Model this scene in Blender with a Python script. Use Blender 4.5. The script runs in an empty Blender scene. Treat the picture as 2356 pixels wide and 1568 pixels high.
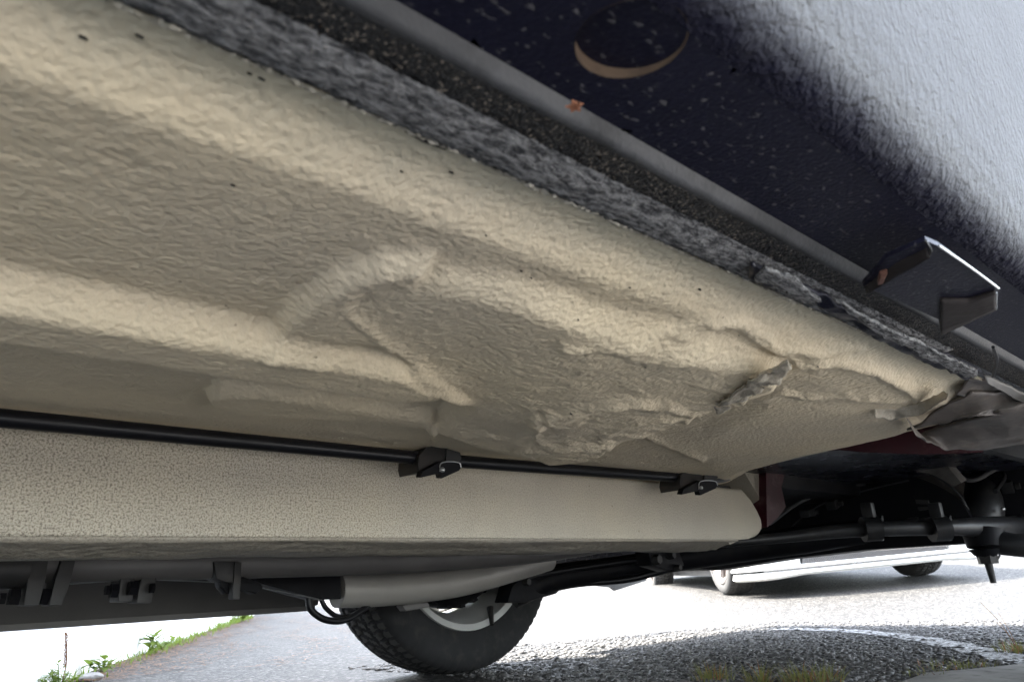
import bpy, bmesh, math, random
import numpy as np
from mathutils import Vector, Matrix, Euler

random.seed(7); rng = np.random.default_rng(7)
scene = bpy.context.scene
COL = scene.collection

# ------------------------------------------------------------------ camera
# car frame: X runs along the car (towards its front), Y across the car (away from the camera), Z up
A = np.array([0.7340, 0.1780, 0.6560]); L = np.array([-0.6770, 0.2650, 0.6860]); N = np.array([-0.0520, -0.9480, 0.3150])
A /= np.linalg.norm(A); L -= A*(A@L); L /= np.linalg.norm(L); N = np.cross(L, A); N = -N if N[1] > 0 else N
F, CX, CY, CAMZ = 1700.0, 1178.0, 784.0, 0.237
cam_data = bpy.data.cameras.new('camera'); cam = bpy.data.objects.new('camera', cam_data); COL.objects.link(cam)
cam_data.sensor_width = 36.0; cam_data.lens = 36.0*F/2356.0
cam_data.clip_start = 0.01; cam_data.clip_end = 500.0
xr = Vector((A[0], L[0], N[0])); yd = Vector((A[1], L[1], N[1])); zf = Vector((A[2], L[2], N[2]))
M = Matrix.Identity(4)
for i in range(3):
    M[i][0] = xr[i]; M[i][1] = -yd[i]; M[i][2] = -zf[i]
M[2][3] = CAMZ
cam.matrix_world = M
cam_data.dof.use_dof = True; cam_data.dof.focus_distance = 1.15; cam_data.dof.aperture_fstop = 13.0
scene.camera = cam

# ------------------------------------------------------------------ world, sun, exposure
SUN_EL, SUN_AZ = math.radians(56), math.radians(112)          # azimuth measured from +X towards +Y
world = bpy.data.worlds.new('World'); scene.world = world; world.use_nodes = True
wn = world.node_tree.nodes; wl = world.node_tree.links
sky = wn.new('ShaderNodeTexSky'); sky.sky_type = 'NISHITA'; sky.sun_disc = False
sky.sun_elevation = SUN_EL; sky.sun_rotation = math.pi/2 - SUN_AZ
sky.air_density = 1.0; sky.dust_density = 2.0
wn['Background'].inputs['Strength'].default_value = 0.15
hz = wn.new('ShaderNodeHueSaturation'); hz.inputs['Saturation'].default_value = 0.45      # hazy bright sky
wl.new(sky.outputs['Color'], hz.inputs['Color']); wl.new(hz.outputs['Color'], wn['Background'].inputs['Color'])
sl = bpy.data.lights.new('sun', 'SUN'); sl.energy = 2.0; sl.angle = math.radians(0.55); sl.color = (1.0, 0.95, 0.87)
so = bpy.data.objects.new('sun', sl); COL.objects.link(so)
sd = Vector((math.cos(SUN_EL)*math.cos(SUN_AZ), math.cos(SUN_EL)*math.sin(SUN_AZ), math.sin(SUN_EL)))
so.rotation_euler = sd.to_track_quat('Z', 'Y').to_euler(); so.location = (0, 0, 30)
scene.view_settings.view_transform = 'Standard'; scene.view_settings.look = 'None'
scene.view_settings.exposure = 3.75; scene.view_settings.gamma = 1.0
scene.view_settings.use_curve_mapping = False
scene.cycles.max_bounces = 10; scene.cycles.diffuse_bounces = 6

# ------------------------------------------------------------------ helpers
def ray(x, y):
    p = np.array([x-CX, y-CY, F]); return np.array([p@A, p@L, p@N])
def at(x, y, Y=None, Z=None, X=None, D=None):
    """the place in the scene seen at photo position (x, y), at a given lateral distance, height, length or depth"""
    q = ray(x, y)
    if Y is not None: t = Y/q[1]
    elif Z is not None: t = (Z-CAMZ)/q[2]
    elif X is not None: t = X/q[0]
    else: t = D/F
    return Vector((q[0]*t, q[1]*t, q[2]*t+CAMZ))
def depth(p):
    return p.x*A[2]+p.y*L[2]+(p.z-CAMZ)*N[2]
def project(X, Y, Z):
    d = np.stack([X, Y, Z-CAMZ])
    u = A[0]*d[0]+L[0]*d[1]+N[0]*d[2]; v = A[1]*d[0]+L[1]*d[1]+N[1]*d[2]; w = A[2]*d[0]+L[2]*d[1]+N[2]*d[2]
    w = np.maximum(w, 0.02)
    return CX+F*u/w, CY+F*v/w

def link(name, me, mat, parent=None, smooth=True):
    o = bpy.data.objects.new(name, me); COL.objects.link(o)
    if mat: me.materials.append(mat)
    if smooth and len(me.polygons): me.polygons.foreach_set('use_smooth', [True]*len(me.polygons))
    if parent: o.parent = parent
    return o
def from_bm(name, bm, mat, parent=None, smooth=True, angle=40):
    me = bpy.data.meshes.new(name)
    bmesh.ops.recalc_face_normals(bm, faces=bm.faces)
    bm.to_mesh(me); bm.free()
    o = link(name, me, mat, parent, smooth)
    if smooth: me.set_sharp_from_angle(angle=math.radians(angle))
    return o
def from_np(name, v, f, mat, parent=None, smooth=True):
    me = bpy.data.meshes.new(name); me.from_pydata(np.asarray(v).tolist(), [], [list(map(int, q)) for q in f]); me.update()
    return link(name, me, mat, parent, smooth)
def grid_faces(nu, nv, closed_u=False, closed_v=False):
    iu = np.arange(nu if closed_u else nu-1); iv = np.arange(nv if closed_v else nv-1)
    a, b = np.meshgrid(iu, iv, indexing='ij'); a = a.ravel(); b = b.ravel()
    a2 = (a+1) % nu; b2 = (b+1) % nv
    return np.stack([a*nv+b, a2*nv+b, a2*nv+b2, a*nv+b2], 1)
def smooth_path(pts, n=8):
    pts = [Vector(p) for p in pts]
    if len(pts) < 3: return pts
    out = []
    P = [pts[0]*2-pts[1]]+pts+[pts[-1]*2-pts[-2]]
    for i in range(1, len(P)-2):
        for k in range(n):
            t = k/n; a, b, c, d = P[i-1], P[i], P[i+1], P[i+2]
            out.append(0.5*((2*b)+(c-a)*t+(2*a-5*b+4*c-d)*t*t+(3*b-a-3*c+d)*t**3))
    out.append(pts[-1]); return out
def add_tube(bm, pts, r, seg=14, sm=6, cap=True, squash=None):
    """round bar along a path; r is one radius or one per given point"""
    n0 = len(pts); pts2 = smooth_path(pts, sm)
    rr = [r]*len(pts2) if not hasattr(r, '__len__') else list(np.interp(np.linspace(0, n0-1, len(pts2)), range(n0), r))
    rings = []; up = Vector((0, 0, 1))
    for i, p in enumerate(pts2):
        d = (pts2[min(i+1, len(pts2)-1)]-pts2[max(i-1, 0)]).normalized()
        s = d.cross(up)
        if s.length < 1e-3: s = d.cross(Vector((0, 1, 0)))
        s.normalize(); w = s.cross(d)
        sq = squash or 1.0
        rings.append([bm.verts.new(p+(s*math.cos(2*math.pi*k/seg)+w*sq*math.sin(2*math.pi*k/seg))*rr[i]) for k in range(seg)])
    for a, b in zip(rings, rings[1:]):
        for k in range(seg): bm.faces.new((a[k], a[(k+1) % seg], b[(k+1) % seg], b[k]))
    if cap:
        bm.faces.new(rings[0]); bm.faces.new(rings[-1][::-1])
def tube(name, pts, r, mat, parent=None, **k):
    bm = bmesh.new(); add_tube(bm, pts, r, **k); return from_bm(name, bm, mat, parent)
def add_slab(bm, pts, thick):
    """flat polygon with real thickness along a vector"""
    th = Vector(thick); a = [bm.verts.new(Vector(p)) for p in pts]; b = [bm.verts.new(Vector(p)+th) for p in pts]
    n = len(a); bm.faces.new(a); bm.faces.new(b[::-1])
    for i in range(n): bm.faces.new((a[i], a[(i+1) % n], b[(i+1) % n], b[i]))
def slab(name, pts, thick, mat, parent=None, bevel=0.0):
    bm = bmesh.new(); add_slab(bm, pts, thick)
    if bevel: bmesh.ops.bevel(bm, geom=bm.edges[:], offset=bevel, segments=2, affect='EDGES', profile=0.6)
    return from_bm(name, bm, mat, parent)
def add_box(bm, c, s, rot=None, bevel=0.0):
    m = Matrix.Translation(Vector(c)) @ ((rot or Matrix.Identity(3)).to_4x4()) @ Matrix.Diagonal((*s, 1))
    r = bmesh.ops.create_cube(bm, size=1.0, matrix=m)
    if bevel:
        es = list({e for v in r['verts'] for e in v.link_edges})
        bmesh.ops.bevel(bm, geom=es, offset=bevel, segments=2, affect='EDGES', profile=0.6)
def box(name, c, s, mat, parent=None, rot=None, bevel=0.0):
    bm = bmesh.new(); add_box(bm, c, s, rot, bevel); return from_bm(name, bm, mat, parent)
def lathe(name, prof, mat, parent=None, seg=72, closed=False):
    """profile (axial y, radius) spun about the Y axis"""
    th = np.linspace(0, 2*np.pi, seg, endpoint=False)
    p = np.array(prof, float)
    v = np.stack([np.outer(np.cos(th), p[:, 1]), np.broadcast_to(p[:, 0], (seg, len(p))), np.outer(np.sin(th), p[:, 1])], -1).reshape(-1, 3)
    o = from_np(name, v, grid_faces(seg, len(p), True, closed), mat, parent)
    o.data.set_sharp_from_angle(angle=math.radians(35)); return o
def empty(name, label, cat, loc=(0, 0, 0), rot=(0, 0, 0), group=None):
    o = bpy.data.objects.new(name, None); COL.objects.link(o); o.location = loc; o.rotation_euler = rot; o.empty_display_size = 0.1
    o['label'] = label; o['category'] = cat
    if group: o['group'] = group
    return o
def tag(o, label, cat, group=None):
    o['label'] = label; o['category'] = cat
    if group: o['group'] = group
    return o
def structure(o): o['kind'] = 'structure'; return o
def stuff(o): o['kind'] = 'stuff'; return o

# value noise on numpy arrays (for relief that is real geometry)
def vnoise(x, y, seed=0):
    xi = np.floor(x).astype(int); yi = np.floor(y).astype(int); fx = x-xi; fy = y-yi
    fx = fx*fx*(3-2*fx); fy = fy*fy*(3-2*fy)
    def h(a, b):
        n = (a*374761393+b*668265263+seed*1442695041) & 0x7fffffff
        n = ((n ^ (n >> 13))*1274126177) & 0x7fffffff
        return ((n ^ (n >> 16)) & 0xffff)/65535.0
    return (h(xi, yi)*(1-fx)+h(xi+1, yi)*fx)*(1-fy)+(h(xi, yi+1)*(1-fx)+h(xi+1, yi+1)*fx)*fy
def fbm(x, y, o=3, seed=0):
    s = 0; a = 1; t = 0
    for i in range(o):
        s = s+a*vnoise(x*2**i, y*2**i, seed+i*17); t += a; a *= 0.5
    return s/t
def ridge(x, y, s): return 1-np.abs(2*fbm(x, y, 3, s)-1)
def sstep(a, b, x):
    t = np.clip((x-a)/(b-a), 0, 1); return t*t*(3-2*t)
def seg_dist(px, py, pts, closed=False):
    d = np.full(px.shape, 1e9); P = list(pts)+([pts[0]] if closed else [])
    for (x0, y0), (x1, y1) in zip(P, P[1:]):
        dx, dy = x1-x0, y1-y0
        t = np.clip(((px-x0)*dx+(py-y0)*dy)/(dx*dx+dy*dy), 0, 1)
        d = np.minimum(d, np.hypot(px-x0-t*dx, py-y0-t*dy))
    return d
def poly_sdf(px, py, pts):
    """positive inside"""
    d = seg_dist(px, py, pts, True); ins = np.zeros(px.shape, bool); n = len(pts)
    for i in range(n):
        x0, y0 = pts[i]; x1, y1 = pts[(i+1) % n]
        if y0 == y1: continue
        c = ((y0 > py) != (y1 > py)) & (px < (x1-x0)*(py-y0)/(y1-y0)+x0); ins ^= c
    return np.where(ins, d, -d)

# ------------------------------------------------------------------ materials
class NT:
    def __init__(s, name):
        s.m = bpy.data.materials.new(name); s.m.use_nodes = True; s.t = s.m.node_tree; s.b = s.t.nodes['Principled BSDF']
        s.co = s.t.nodes.new('ShaderNodeTexCoord').outputs['Object']
    def n(s, kind, **kw):
        nd = s.t.nodes.new(kind)
        for k, v in kw.items():
            if k in nd.inputs: s.set(nd.inputs[k], v)
            else: setattr(nd, k, v)
        return nd
    def set(s, inp, v):
        if isinstance(v, bpy.types.NodeSocket): s.t.links.new(v, inp)
        else: inp.default_value = v
    def mapped(s, scale=(1, 1, 1), rot=(0, 0, 0)):
        return s.n('ShaderNodeMapping', Vector=s.co, Scale=scale, Rotation=rot).outputs[0]
    def noise(s, scale, detail=4, rough=0.55, vec=None, dist=0.0):
        return s.n('ShaderNodeTexNoise', Vector=vec or s.co, Scale=scale, Detail=detail, Roughness=rough, Distortion=dist).outputs['Fac']
    def voro(s, scale, vec=None, feature='F1', out='Distance', rnd=1.0):
        return s.n('ShaderNodeTexVoronoi', feature=feature, Vector=vec or s.co, Scale=scale, Randomness=rnd).outputs[out]
    def ramp(s, fac, stops):
        r = s.n('ShaderNodeValToRGB', Fac=fac); e = r.color_ramp.elements
        while len(e) < len(stops): e.new(0.5)
        for el, (p, c) in zip(e, stops):
            el.position = p; el.color = (*c, 1) if hasattr(c, '__len__') else (c, c, c, 1)
        return r.outputs['Color']
    def mix(s, fac, a, b, mode='MIX'):
        m = s.n('ShaderNodeMix', data_type='RGBA', blend_type=mode)
        s.set(m.inputs[0], fac)
        for i, v in ((6, a), (7, b)): s.set(m.inputs[i], v if isinstance(v, bpy.types.NodeSocket) else ((*v, 1) if len(v) == 3 else v))
        return m.outputs[2]
    def math(s, op, a, b=0.0):
        m = s.n('ShaderNodeMath', operation=op); s.set(m.inputs[0], a); s.set(m.inputs[1], b); return m.outputs[0]
    def bump(s, h, strength=0.5, dist=0.002, normal=None):
        b = s.n('ShaderNodeBump', Height=h, Strength=strength, Distance=dist)
        if normal: s.set(b.inputs['Normal'], normal)
        return b.outputs[0]
    def done(s, color=None, rough=None, metal=None, normal=None, spec=None, coat=None):
        for k, v in (('Base Color', color), ('Roughness', rough), ('Metallic', metal), ('Normal', normal), ('Specular IOR Level', spec), ('Coat Weight', coat)):
            if v is None: continue
            if k == 'Base Color' and not isinstance(v, bpy.types.NodeSocket): v = (*v, 1)
            s.set(s.b.inputs[k], v)
        return s.m

def mat_cream(name, base, bump_s=0.6, scale=95, pits=0.0, edge_tint=False):
    t = NT(name)
    n1 = t.noise(3.5, 5); n2 = t.noise(scale, 2, 0.5); n3 = t.noise(420, 2); n4 = t.noise(14, 4)
    v = t.voro(scale*1.2, feature='SMOOTH_F1')
    c = t.mix(t.ramp(n1, [(0.35, 0.0), (0.7, 1.0)]), base, (base[0]*0.86, base[1]*0.88, base[2]*0.96))
    c = t.mix(t.ramp(n4, [(0.5, 0.0), (0.75, 0.35)]), c, (base[0]*0.8, base[1]*0.79, base[2]*0.78))
    spots = t.ramp(t.noise(110, 3, 0.6), [(0.70, 0.0), (0.75, 0.7)])
    c = t.mix(spots, c, (0.2, 0.16, 0.12))
    if edge_tint:                                            # grey-green tint along the edge that meets the sill
        yy = t.n('ShaderNodeSeparateXYZ', Vector=t.co).outputs[1]
        k = t.n('ShaderNodeMapRange', Value=t.math('ADD', yy, t.math('MULTIPLY', t.noise(30, 4, 0.6), 0.03)))
        k.inputs[1].default_value = 0.262; k.inputs[2].default_value = 0.292; k.inputs[3].default_value = 0.62; k.inputs[4].default_value = 0.0
        c = t.mix(k.outputs[0], c, (0.37, 0.36, 0.29))
    if pits:
        p = t.ramp(t.noise(400, 5, 0.8), [(0.48, 0.0), (0.58, pits)])
        big = t.ramp(t.n('ShaderNodeSeparateXYZ', Vector=t.co).outputs[0], [(0.0, 1.0), (0.5, 0.9), (0.9, 0.4)])
        c = t.mix(t.math('MULTIPLY', p, big), c, (0.13, 0.105, 0.08))
    h = t.math('ADD', t.math('MULTIPLY', n2, 1.0), t.math('MULTIPLY', v, -0.5))
    b1 = t.bump(h, bump_s, 0.004); b2 = t.bump(n3, 0.35, 0.0008, b1)
    return t.done(c, 0.62, normal=b2, spec=0.35)
CREAM = (0.655, 0.55, 0.385)
m_floor = mat_cream('cream_underseal', CREAM, 0.48, 190, edge_tint=True)
m_rail = mat_cream('cream_rail_paint', (0.57, 0.51, 0.395), 0.4, 300, pits=0.9)
m_flange = mat_cream('grimy_cream', (0.36, 0.32, 0.25), 0.9, 60, pits=0.7)

def mat_simple(name, base, rough=0.5, metal=0.0, var=0.3, bump_s=0.25, scale=120, spec=0.5, dirt=None):
    t = NT(name); n = t.noise(scale, 4); n2 = t.noise(9, 4)
    c = t.mix(t.ramp(n2, [(0.3, 0.0), (0.7, 1.0)]), base, tuple(x*(1-var) for x in base))
    if dirt: c = t.mix(t.ramp(t.noise(26, 5, 0.65), [(0.52, 0.0), (0.72, 0.8)]), c, dirt)
    r = t.n('ShaderNodeMapRange', Value=n2)
    r.inputs[3].default_value = max(0.05, rough-0.1); r.inputs[4].default_value = min(1, rough+0.15)
    return t.done(c, r.outputs[0], metal, t.bump(n, bump_s, 0.001), spec)
m_black = mat_simple('black_chassis_paint', (0.006, 0.006, 0.008), 0.5, spec=0.16, dirt=(0.012, 0.011, 0.010))
m_blackgloss = mat_simple('black_plastic_hose', (0.008, 0.008, 0.010), 0.34, bump_s=0.1, spec=0.3)
m_darkmetal = mat_simple('dark_bare_metal', (0.045, 0.044, 0.043), 0.5, 0.4, dirt=(0.05, 0.045, 0.04))
m_clip = mat_simple('rusty_black_clip', (0.018, 0.016, 0.015), 0.45, 0.2, dirt=(0.035, 0.024, 0.018))
m_bright = mat_simple('bright_steel', (0.55, 0.55, 0.55), 0.28, 0.9, var=0.15)
m_pipe = mat_simple('grey_pipe', (0.15, 0.142, 0.135), 0.5, 0.15, var=0.2, bump_s=0.15)
m_tank = mat_simple('pale_silver_pipe', (0.36, 0.34, 0.31), 0.42, 0.2, var=0.12, bump_s=0.1)
m_sill = mat_simple('grey_far_sill', (0.085, 0.08, 0.075), 0.6, var=0.2, bump_s=0.2)
m_maroon = mat_simple('maroon_paint', (0.055, 0.008, 0.014), 0.38, var=0.4, bump_s=0.5, scale=220, dirt=(0.16, 0.10, 0.09))
m_rust = mat_simple('rust_brown', (0.014, 0.009, 0.008), 0.8, var=0.5, bump_s=0.6)
m_rustlight = mat_simple('rust_spot', (0.13, 0.05, 0.03), 0.8, var=0.6, bump_s=0.8, scale=400)
m_tanrim = mat_simple('tan_primer_edge', (0.11, 0.072, 0.045), 0.85, dirt=(0.04, 0.024, 0.016))
m_splash = mat_simple('brown_grey_panel', (0.11, 0.095, 0.085), 0.5, var=0.5, bump_s=0.6, scale=90, dirt=(0.20, 0.17, 0.14))
m_rubber = mat_simple('tyre_rubber', (0.024, 0.024, 0.025), 0.75, var=0.3, bump_s=0.3, scale=300, spec=0.22, dirt=(0.04, 0.038, 0.034))
m_chassis = mat_simple('satin_black_steering_parts', (0.016, 0.016, 0.017), 0.42, spec=0.4, dirt=(0.035, 0.031, 0.028))
m_tread = mat_simple('grey_tread', (0.075, 0.073, 0.07), 0.85, var=0.35, bump_s=0.3, scale=300, spec=0.2, dirt=(0.04, 0.038, 0.036))  # tread blocks paler than the grooves
m_rim = mat_simple('silver_wheel', (0.52, 0.52, 0.50), 0.4, 0.35, var=0.15)
m_whitecar = mat_simple('white_car_paint', (0.80, 0.79, 0.74), 0.22, var=0.03, bump_s=0.0, spec=0.5)
m_dim_rim = mat_simple('alloy_rim', (0.26, 0.23, 0.21), 0.4, 0.3)
m_dusty = mat_simple('dusty_tyre', (0.085, 0.082, 0.076), 0.85, var=0.25, bump_s=0.2)
m_glass = mat_simple('dark_glass', (0.02, 0.022, 0.025), 0.05, bump_s=0.0)
m_plastic = mat_simple('grey_plastic', (0.05, 0.05, 0.052), 0.55)
m_chrome = mat_simple('silver_trim', (0.6, 0.6, 0.62), 0.2, 0.9, var=0.05, bump_s=0.0)
m_car = mat_simple('navy_body_paint', (0.010, 0.011, 0.020), 0.25, bump_s=0.05)
m_print = mat_simple('black_stencil_print', (0.01, 0.01, 0.01), 0.8, bump_s=0)

def mat_rocker():
    t = NT('navy_black_rocker_paint')
    n2 = t.noise(30, 4)
    c = t.mix(n2, (0.006, 0.006, 0.014), (0.011, 0.011, 0.024))
    specks = t.ramp(t.noise(230, 2, 0.5, t.mapped((0.7, 1.3, 1.2))), [(0.63, 0.0), (0.69, 0.8)])
    c = t.mix(specks, c, (0.10, 0.095, 0.10))
    h = t.noise(380, 3)
    return t.done(c, 0.40, normal=t.bump(h, 0.5, 0.001), spec=0.25)
m_rocker = mat_rocker()
def mat_sparkle():
    t = NT('black_coarse_underseal')
    v = t.voro(560); n = t.noise(420, 4, 0.7)
    specks = t.ramp(t.noise(560, 2), [(0.60, 0.0), (0.67, 0.9)])
    c = t.mix(specks, (0.010, 0.010, 0.011), (0.30, 0.25, 0.20))
    h = t.math('ADD', v, t.math('MULTIPLY', n, 1.4))
    return t.done(c, 0.33, normal=t.bump(h, 0.8, 0.0025), spec=0.25)
m_sparkle = mat_sparkle()
def mat_fuzz():
    t = NT('dusty_grey_seam_sealer')
    n = t.noise(210, 5, 0.7, t.mapped((0.5, 1.4, 1)), 0.3); n2 = t.noise(420, 3, 0.6)
    c = t.mix(t.ramp(n, [(0.40, 0.0), (0.60, 1.0)]), (0.035, 0.035, 0.04), (0.36, 0.355, 0.355))
    c = t.mix(t.ramp(n2, [(0.62, 0.0), (0.75, 0.6)]), c, (0.5, 0.47, 0.42))
    return t.done(c, 0.75, normal=t.bump(t.math('ADD', n, n2), 1.0, 0.006))
m_fuzz = mat_fuzz()
m_crumb = mat_cream('pale_sealer_crumbs', (0.46, 0.42, 0.34), 0.9, 260)
def mat_stoneguard():
    t = NT('grey_to_navy_shaded_paint')
    n = t.noise(150, 3, 0.55, t.mapped((1.0, 1, 0.75)), 0.5); n2 = t.noise(480, 2)
    c = t.mix(t.noise(8, 3), (0.094, 0.094, 0.095), (0.124, 0.124, 0.125))
    zz = t.n('ShaderNodeSeparateXYZ', Vector=t.co).outputs[2]                 # fades to navy low down: shade of the rounding put into the colour
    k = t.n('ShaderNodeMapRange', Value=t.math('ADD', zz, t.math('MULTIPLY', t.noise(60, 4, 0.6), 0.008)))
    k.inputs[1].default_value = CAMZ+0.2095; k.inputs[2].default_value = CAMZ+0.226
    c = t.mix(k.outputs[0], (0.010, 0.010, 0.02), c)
    h = t.math('ADD', n, t.math('MULTIPLY', n2, 0.25))
    return t.done(c, 0.62, normal=t.bump(h, 1.0, 0.006), spec=0.06)
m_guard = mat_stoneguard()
def mat_asphalt():
    t = NT('asphalt')
    v = t.voro(85, out='Color'); d = t.voro(85); big = t.noise(0.7, 4); mid = t.noise(5, 4)
    g = t.n('ShaderNodeSeparateColor', Color=v).outputs[0]
    c = t.ramp(g, [(0.0, (0.0105, 0.0098, 0.0088)), (0.45, (0.025, 0.0235, 0.021)), (0.75, (0.048, 0.0455, 0.041)), (1.0, (0.145, 0.138, 0.126))])
    c = t.mix(t.ramp(big, [(0.35, 0.0), (0.7, 0.5)]), c, t.mix(0.5, c, (0.05, 0.05, 0.05)))
    c = t.mix(t.ramp(mid, [(0.55, 0.0), (0.75, 0.35)]), c, (0.06, 0.056, 0.048))
    h = t.math('MULTIPLY', d, -1.0)
    return t.done(c, 0.72, normal=t.bump(h, 0.8, 0.006), spec=0.3)
m_asphalt = mat_asphalt()
def mat_stone():
    t = NT('dark_road_stone')
    oi = t.voro(130, out='Color'); g = t.n('ShaderNodeSeparateColor', Color=oi).outputs[0]
    c = t.ramp(g, [(0.0, (0.025, 0.024, 0.023)), (0.5, (0.065, 0.063, 0.06)), (1.0, (0.20, 0.19, 0.18))])
    return t.done(c, 0.6, normal=t.bump(t.noise(500, 3), 0.4, 0.001))
m_stone = mat_stone()
def mat_line():
    t = NT('worn_white_road_paint')
    n = t.noise(70, 5, 0.7)
    c = t.mix(t.ramp(n, [(0.40, 1.0), (0.53, 0.0)]), (0.09, 0.088, 0.082), (0.62, 0.63, 0.64))
    return t.done(c, 0.6, normal=t.bump(t.voro(150), 0.7, 0.005))
m_line = mat_line()
m_wall = mat_simple('white_wall_paint', (0.86, 0.86, 0.84), 0.8, var=0.04, bump_s=0.3, scale=40)
m_concrete = mat_simple('kerb_concrete', (0.33, 0.315, 0.29), 0.85, var=0.35, bump_s=0.9, scale=70, dirt=(0.10, 0.095, 0.085))
m_rock = mat_simple('pale_rubble', (0.30, 0.29, 0.27), 0.9, var=0.3, bump_s=0.8)
def mat_leaf(name, a, b):
    t = NT(name); c = t.mix(t.noise(60, 2), a, b)
    t.b.inputs['Subsurface Weight'].default_value = 0.0
    t.done(c, 0.55, spec=0.3)
    tr = t.n('ShaderNodeBsdfTranslucent', Color=c); mx = t.n('ShaderNodeMixShader', Fac=0.5)
    t.t.links.new(t.b.outputs[0], mx.inputs[1]); t.t.links.new(tr.outputs[0], mx.inputs[2])
    t.t.links.new(mx.outputs[0], t.t.nodes['Material Output'].inputs['Surface']); return t.m
m_leaf = mat_leaf('weed_leaf', (0.12, 0.20, 0.03), (0.20, 0.26, 0.05))
m_grass = mat_leaf('grass_blade', (0.12, 0.15, 0.035), (0.24, 0.22, 0.09))
m_straw = mat_leaf('dry_straw', (0.30, 0.17, 0.08), (0.24, 0.10, 0.045))
m_orange = mat_simple('dry_leaf_orange', (0.32, 0.13, 0.07), 0.8)

# ------------------------------------------------------------------ ground
def ground_z(X, Y):
    X = np.asarray(X, float); Y = np.asarray(Y, float)
    r = np.clip(X-3.6, 0, None); ramp = 0.056*np.where(r < 1.0, r*r/2, r-0.5)
    fade = 1-sstep(5.0, 9.0, Y-0.4*X)          # the street rises ahead, the far left stays level
    ramp = np.minimum(ramp, 0.9)*fade
    return ramp
gx = np.concatenate([np.linspace(-60, -4, 20), np.linspace(-3, 16, 150), np.linspace(18, 160, 24)])
gy = np.concatenate([np.linspace(-60, -4, 20), np.linspace(-3, 16, 130), np.linspace(18, 160, 24)])
GX, GY = np.meshgrid(gx, gy, indexing='ij')
GZ = ground_z(GX, GY)
road = structure(from_np('road', np.stack([GX, GY, GZ], -1).reshape(-1, 3), grid_faces(len(gx), len(gy)), m_asphalt))
def gz(x, y): return float(ground_z(x, y))
def on_ground(x, y):
    q = ray(x, y); t = 0.2
    lo, hi = 0.0, 60.0
    s = np.linspace(0.05/F, 40/F, 6000)
    zz = CAMZ+q[2]*s-ground_z(q[0]*s, q[1]*s)
    k = np.argmax(zz < 0); t = s[k] if zz[k] < 0 else s[-1]
    return Vector((q[0]*t, q[1]*t, q[2]*t+CAMZ))

# ------------------------------------------------------------------ white wall on the far left, kerb slab
W0 = Vector((0.929, 3.526, 0)); W1 = Vector((7.9, 16.8, 0)); wd = (W1-W0).normalized()
wp = W0-wd*5.0; wq = W1+wd*10; wnrm = Vector((-wd.y, wd.x, 0))
wall = slab('white_wall', [wp+Vector((0, 0, -0.05)), wq+Vector((0, 0, -0.05)), wq+wnrm*0.25+Vector((0, 0, -0.05)), wp+wnrm*0.25+Vector((0, 0, -0.05))], (0, 0, 2.6), m_wall)
tag(wall, 'sunlit white wall with weeds growing along its foot', 'wall'); structure(wall)
k0 = [on_ground(2060, 1580), on_ground(2130, 1553), on_ground(2230, 1545), on_ground(2400, 1528)]
kerb_pts = [Vector((p.x, p.y, -0.02)) for p in k0]
kerb_pts += [Vector((12.0, -0.05, -0.02)), Vector((12.0, -3.6, -0.02)), Vector((-8, -3.6, -0.02)), Vector((-8, -0.35, -0.02)), Vector((1.2, 0.0, -0.02))]  # part out of view, extended to bounce light under the car
structure(slab('kerb_bounce_slab', kerb_pts, (0, 0, 0.026), m_concrete, bevel=0.003))
# painted line
bm = bmesh.new()
ctr = [on_ground(1790, 1447), on_ground(1950, 1452), on_ground(2100, 1468), on_ground(2240, 1496), on_ground(2400, 1530)]
ctr = smooth_path(ctr, 6); prev = None
for i, p in enumerate(ctr):
    d = (ctr[min(i+1, len(ctr)-1)]-ctr[max(i-1, 0)]).normalized(); s = Vector((-d.y, d.x, 0))*(0.05+0.012*math.sin(i*2.1))
    a, b = [bm.verts.new(Vector((q.x, q.y, gz(q.x, q.y)+0.004))) for q in (p-s, p+s)]
    if prev: bm.faces.new((prev[0], a, b, prev[1]))
    prev = (a, b)
structure(from_bm('road_line', bm, m_line, smooth=False))

# ------------------------------------------------------------------ the parked car whose underside is seen
CAR = empty('parked_car', 'parked car seen from below with cream underbody, dark rocker panel and black front suspension', 'car', (0, 0, 0))
FZ = CAMZ+0.2                                          # height of the floor pan

# ---- floor pan: one pressed and dented sheet
nu, nv = 620, 300
Yv = np.linspace(0.233, 1.02, nv)
Xe = np.interp(Yv, [0.233, 0.30, 0.415, 0.50, 0.664, 0.80, 0.93, 1.02], [1.12, 1.16, 1.235, 1.29, 1.366, 1.43, 1.56, 1.60])
U = np.linspace(0, 1, nu)[:, None]
FX = -0.45+(Xe[None, :]+0.45)*U; FY = np.broadcast_to(Yv[None, :], FX.shape).copy()
px, py = project(FX.ravel(), FY.ravel(), np.full(FX.size, CAMZ+0.188)); px = px.reshape(FX.shape); py = py.reshape(FX.shape)
front = FX > -0.02
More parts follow.
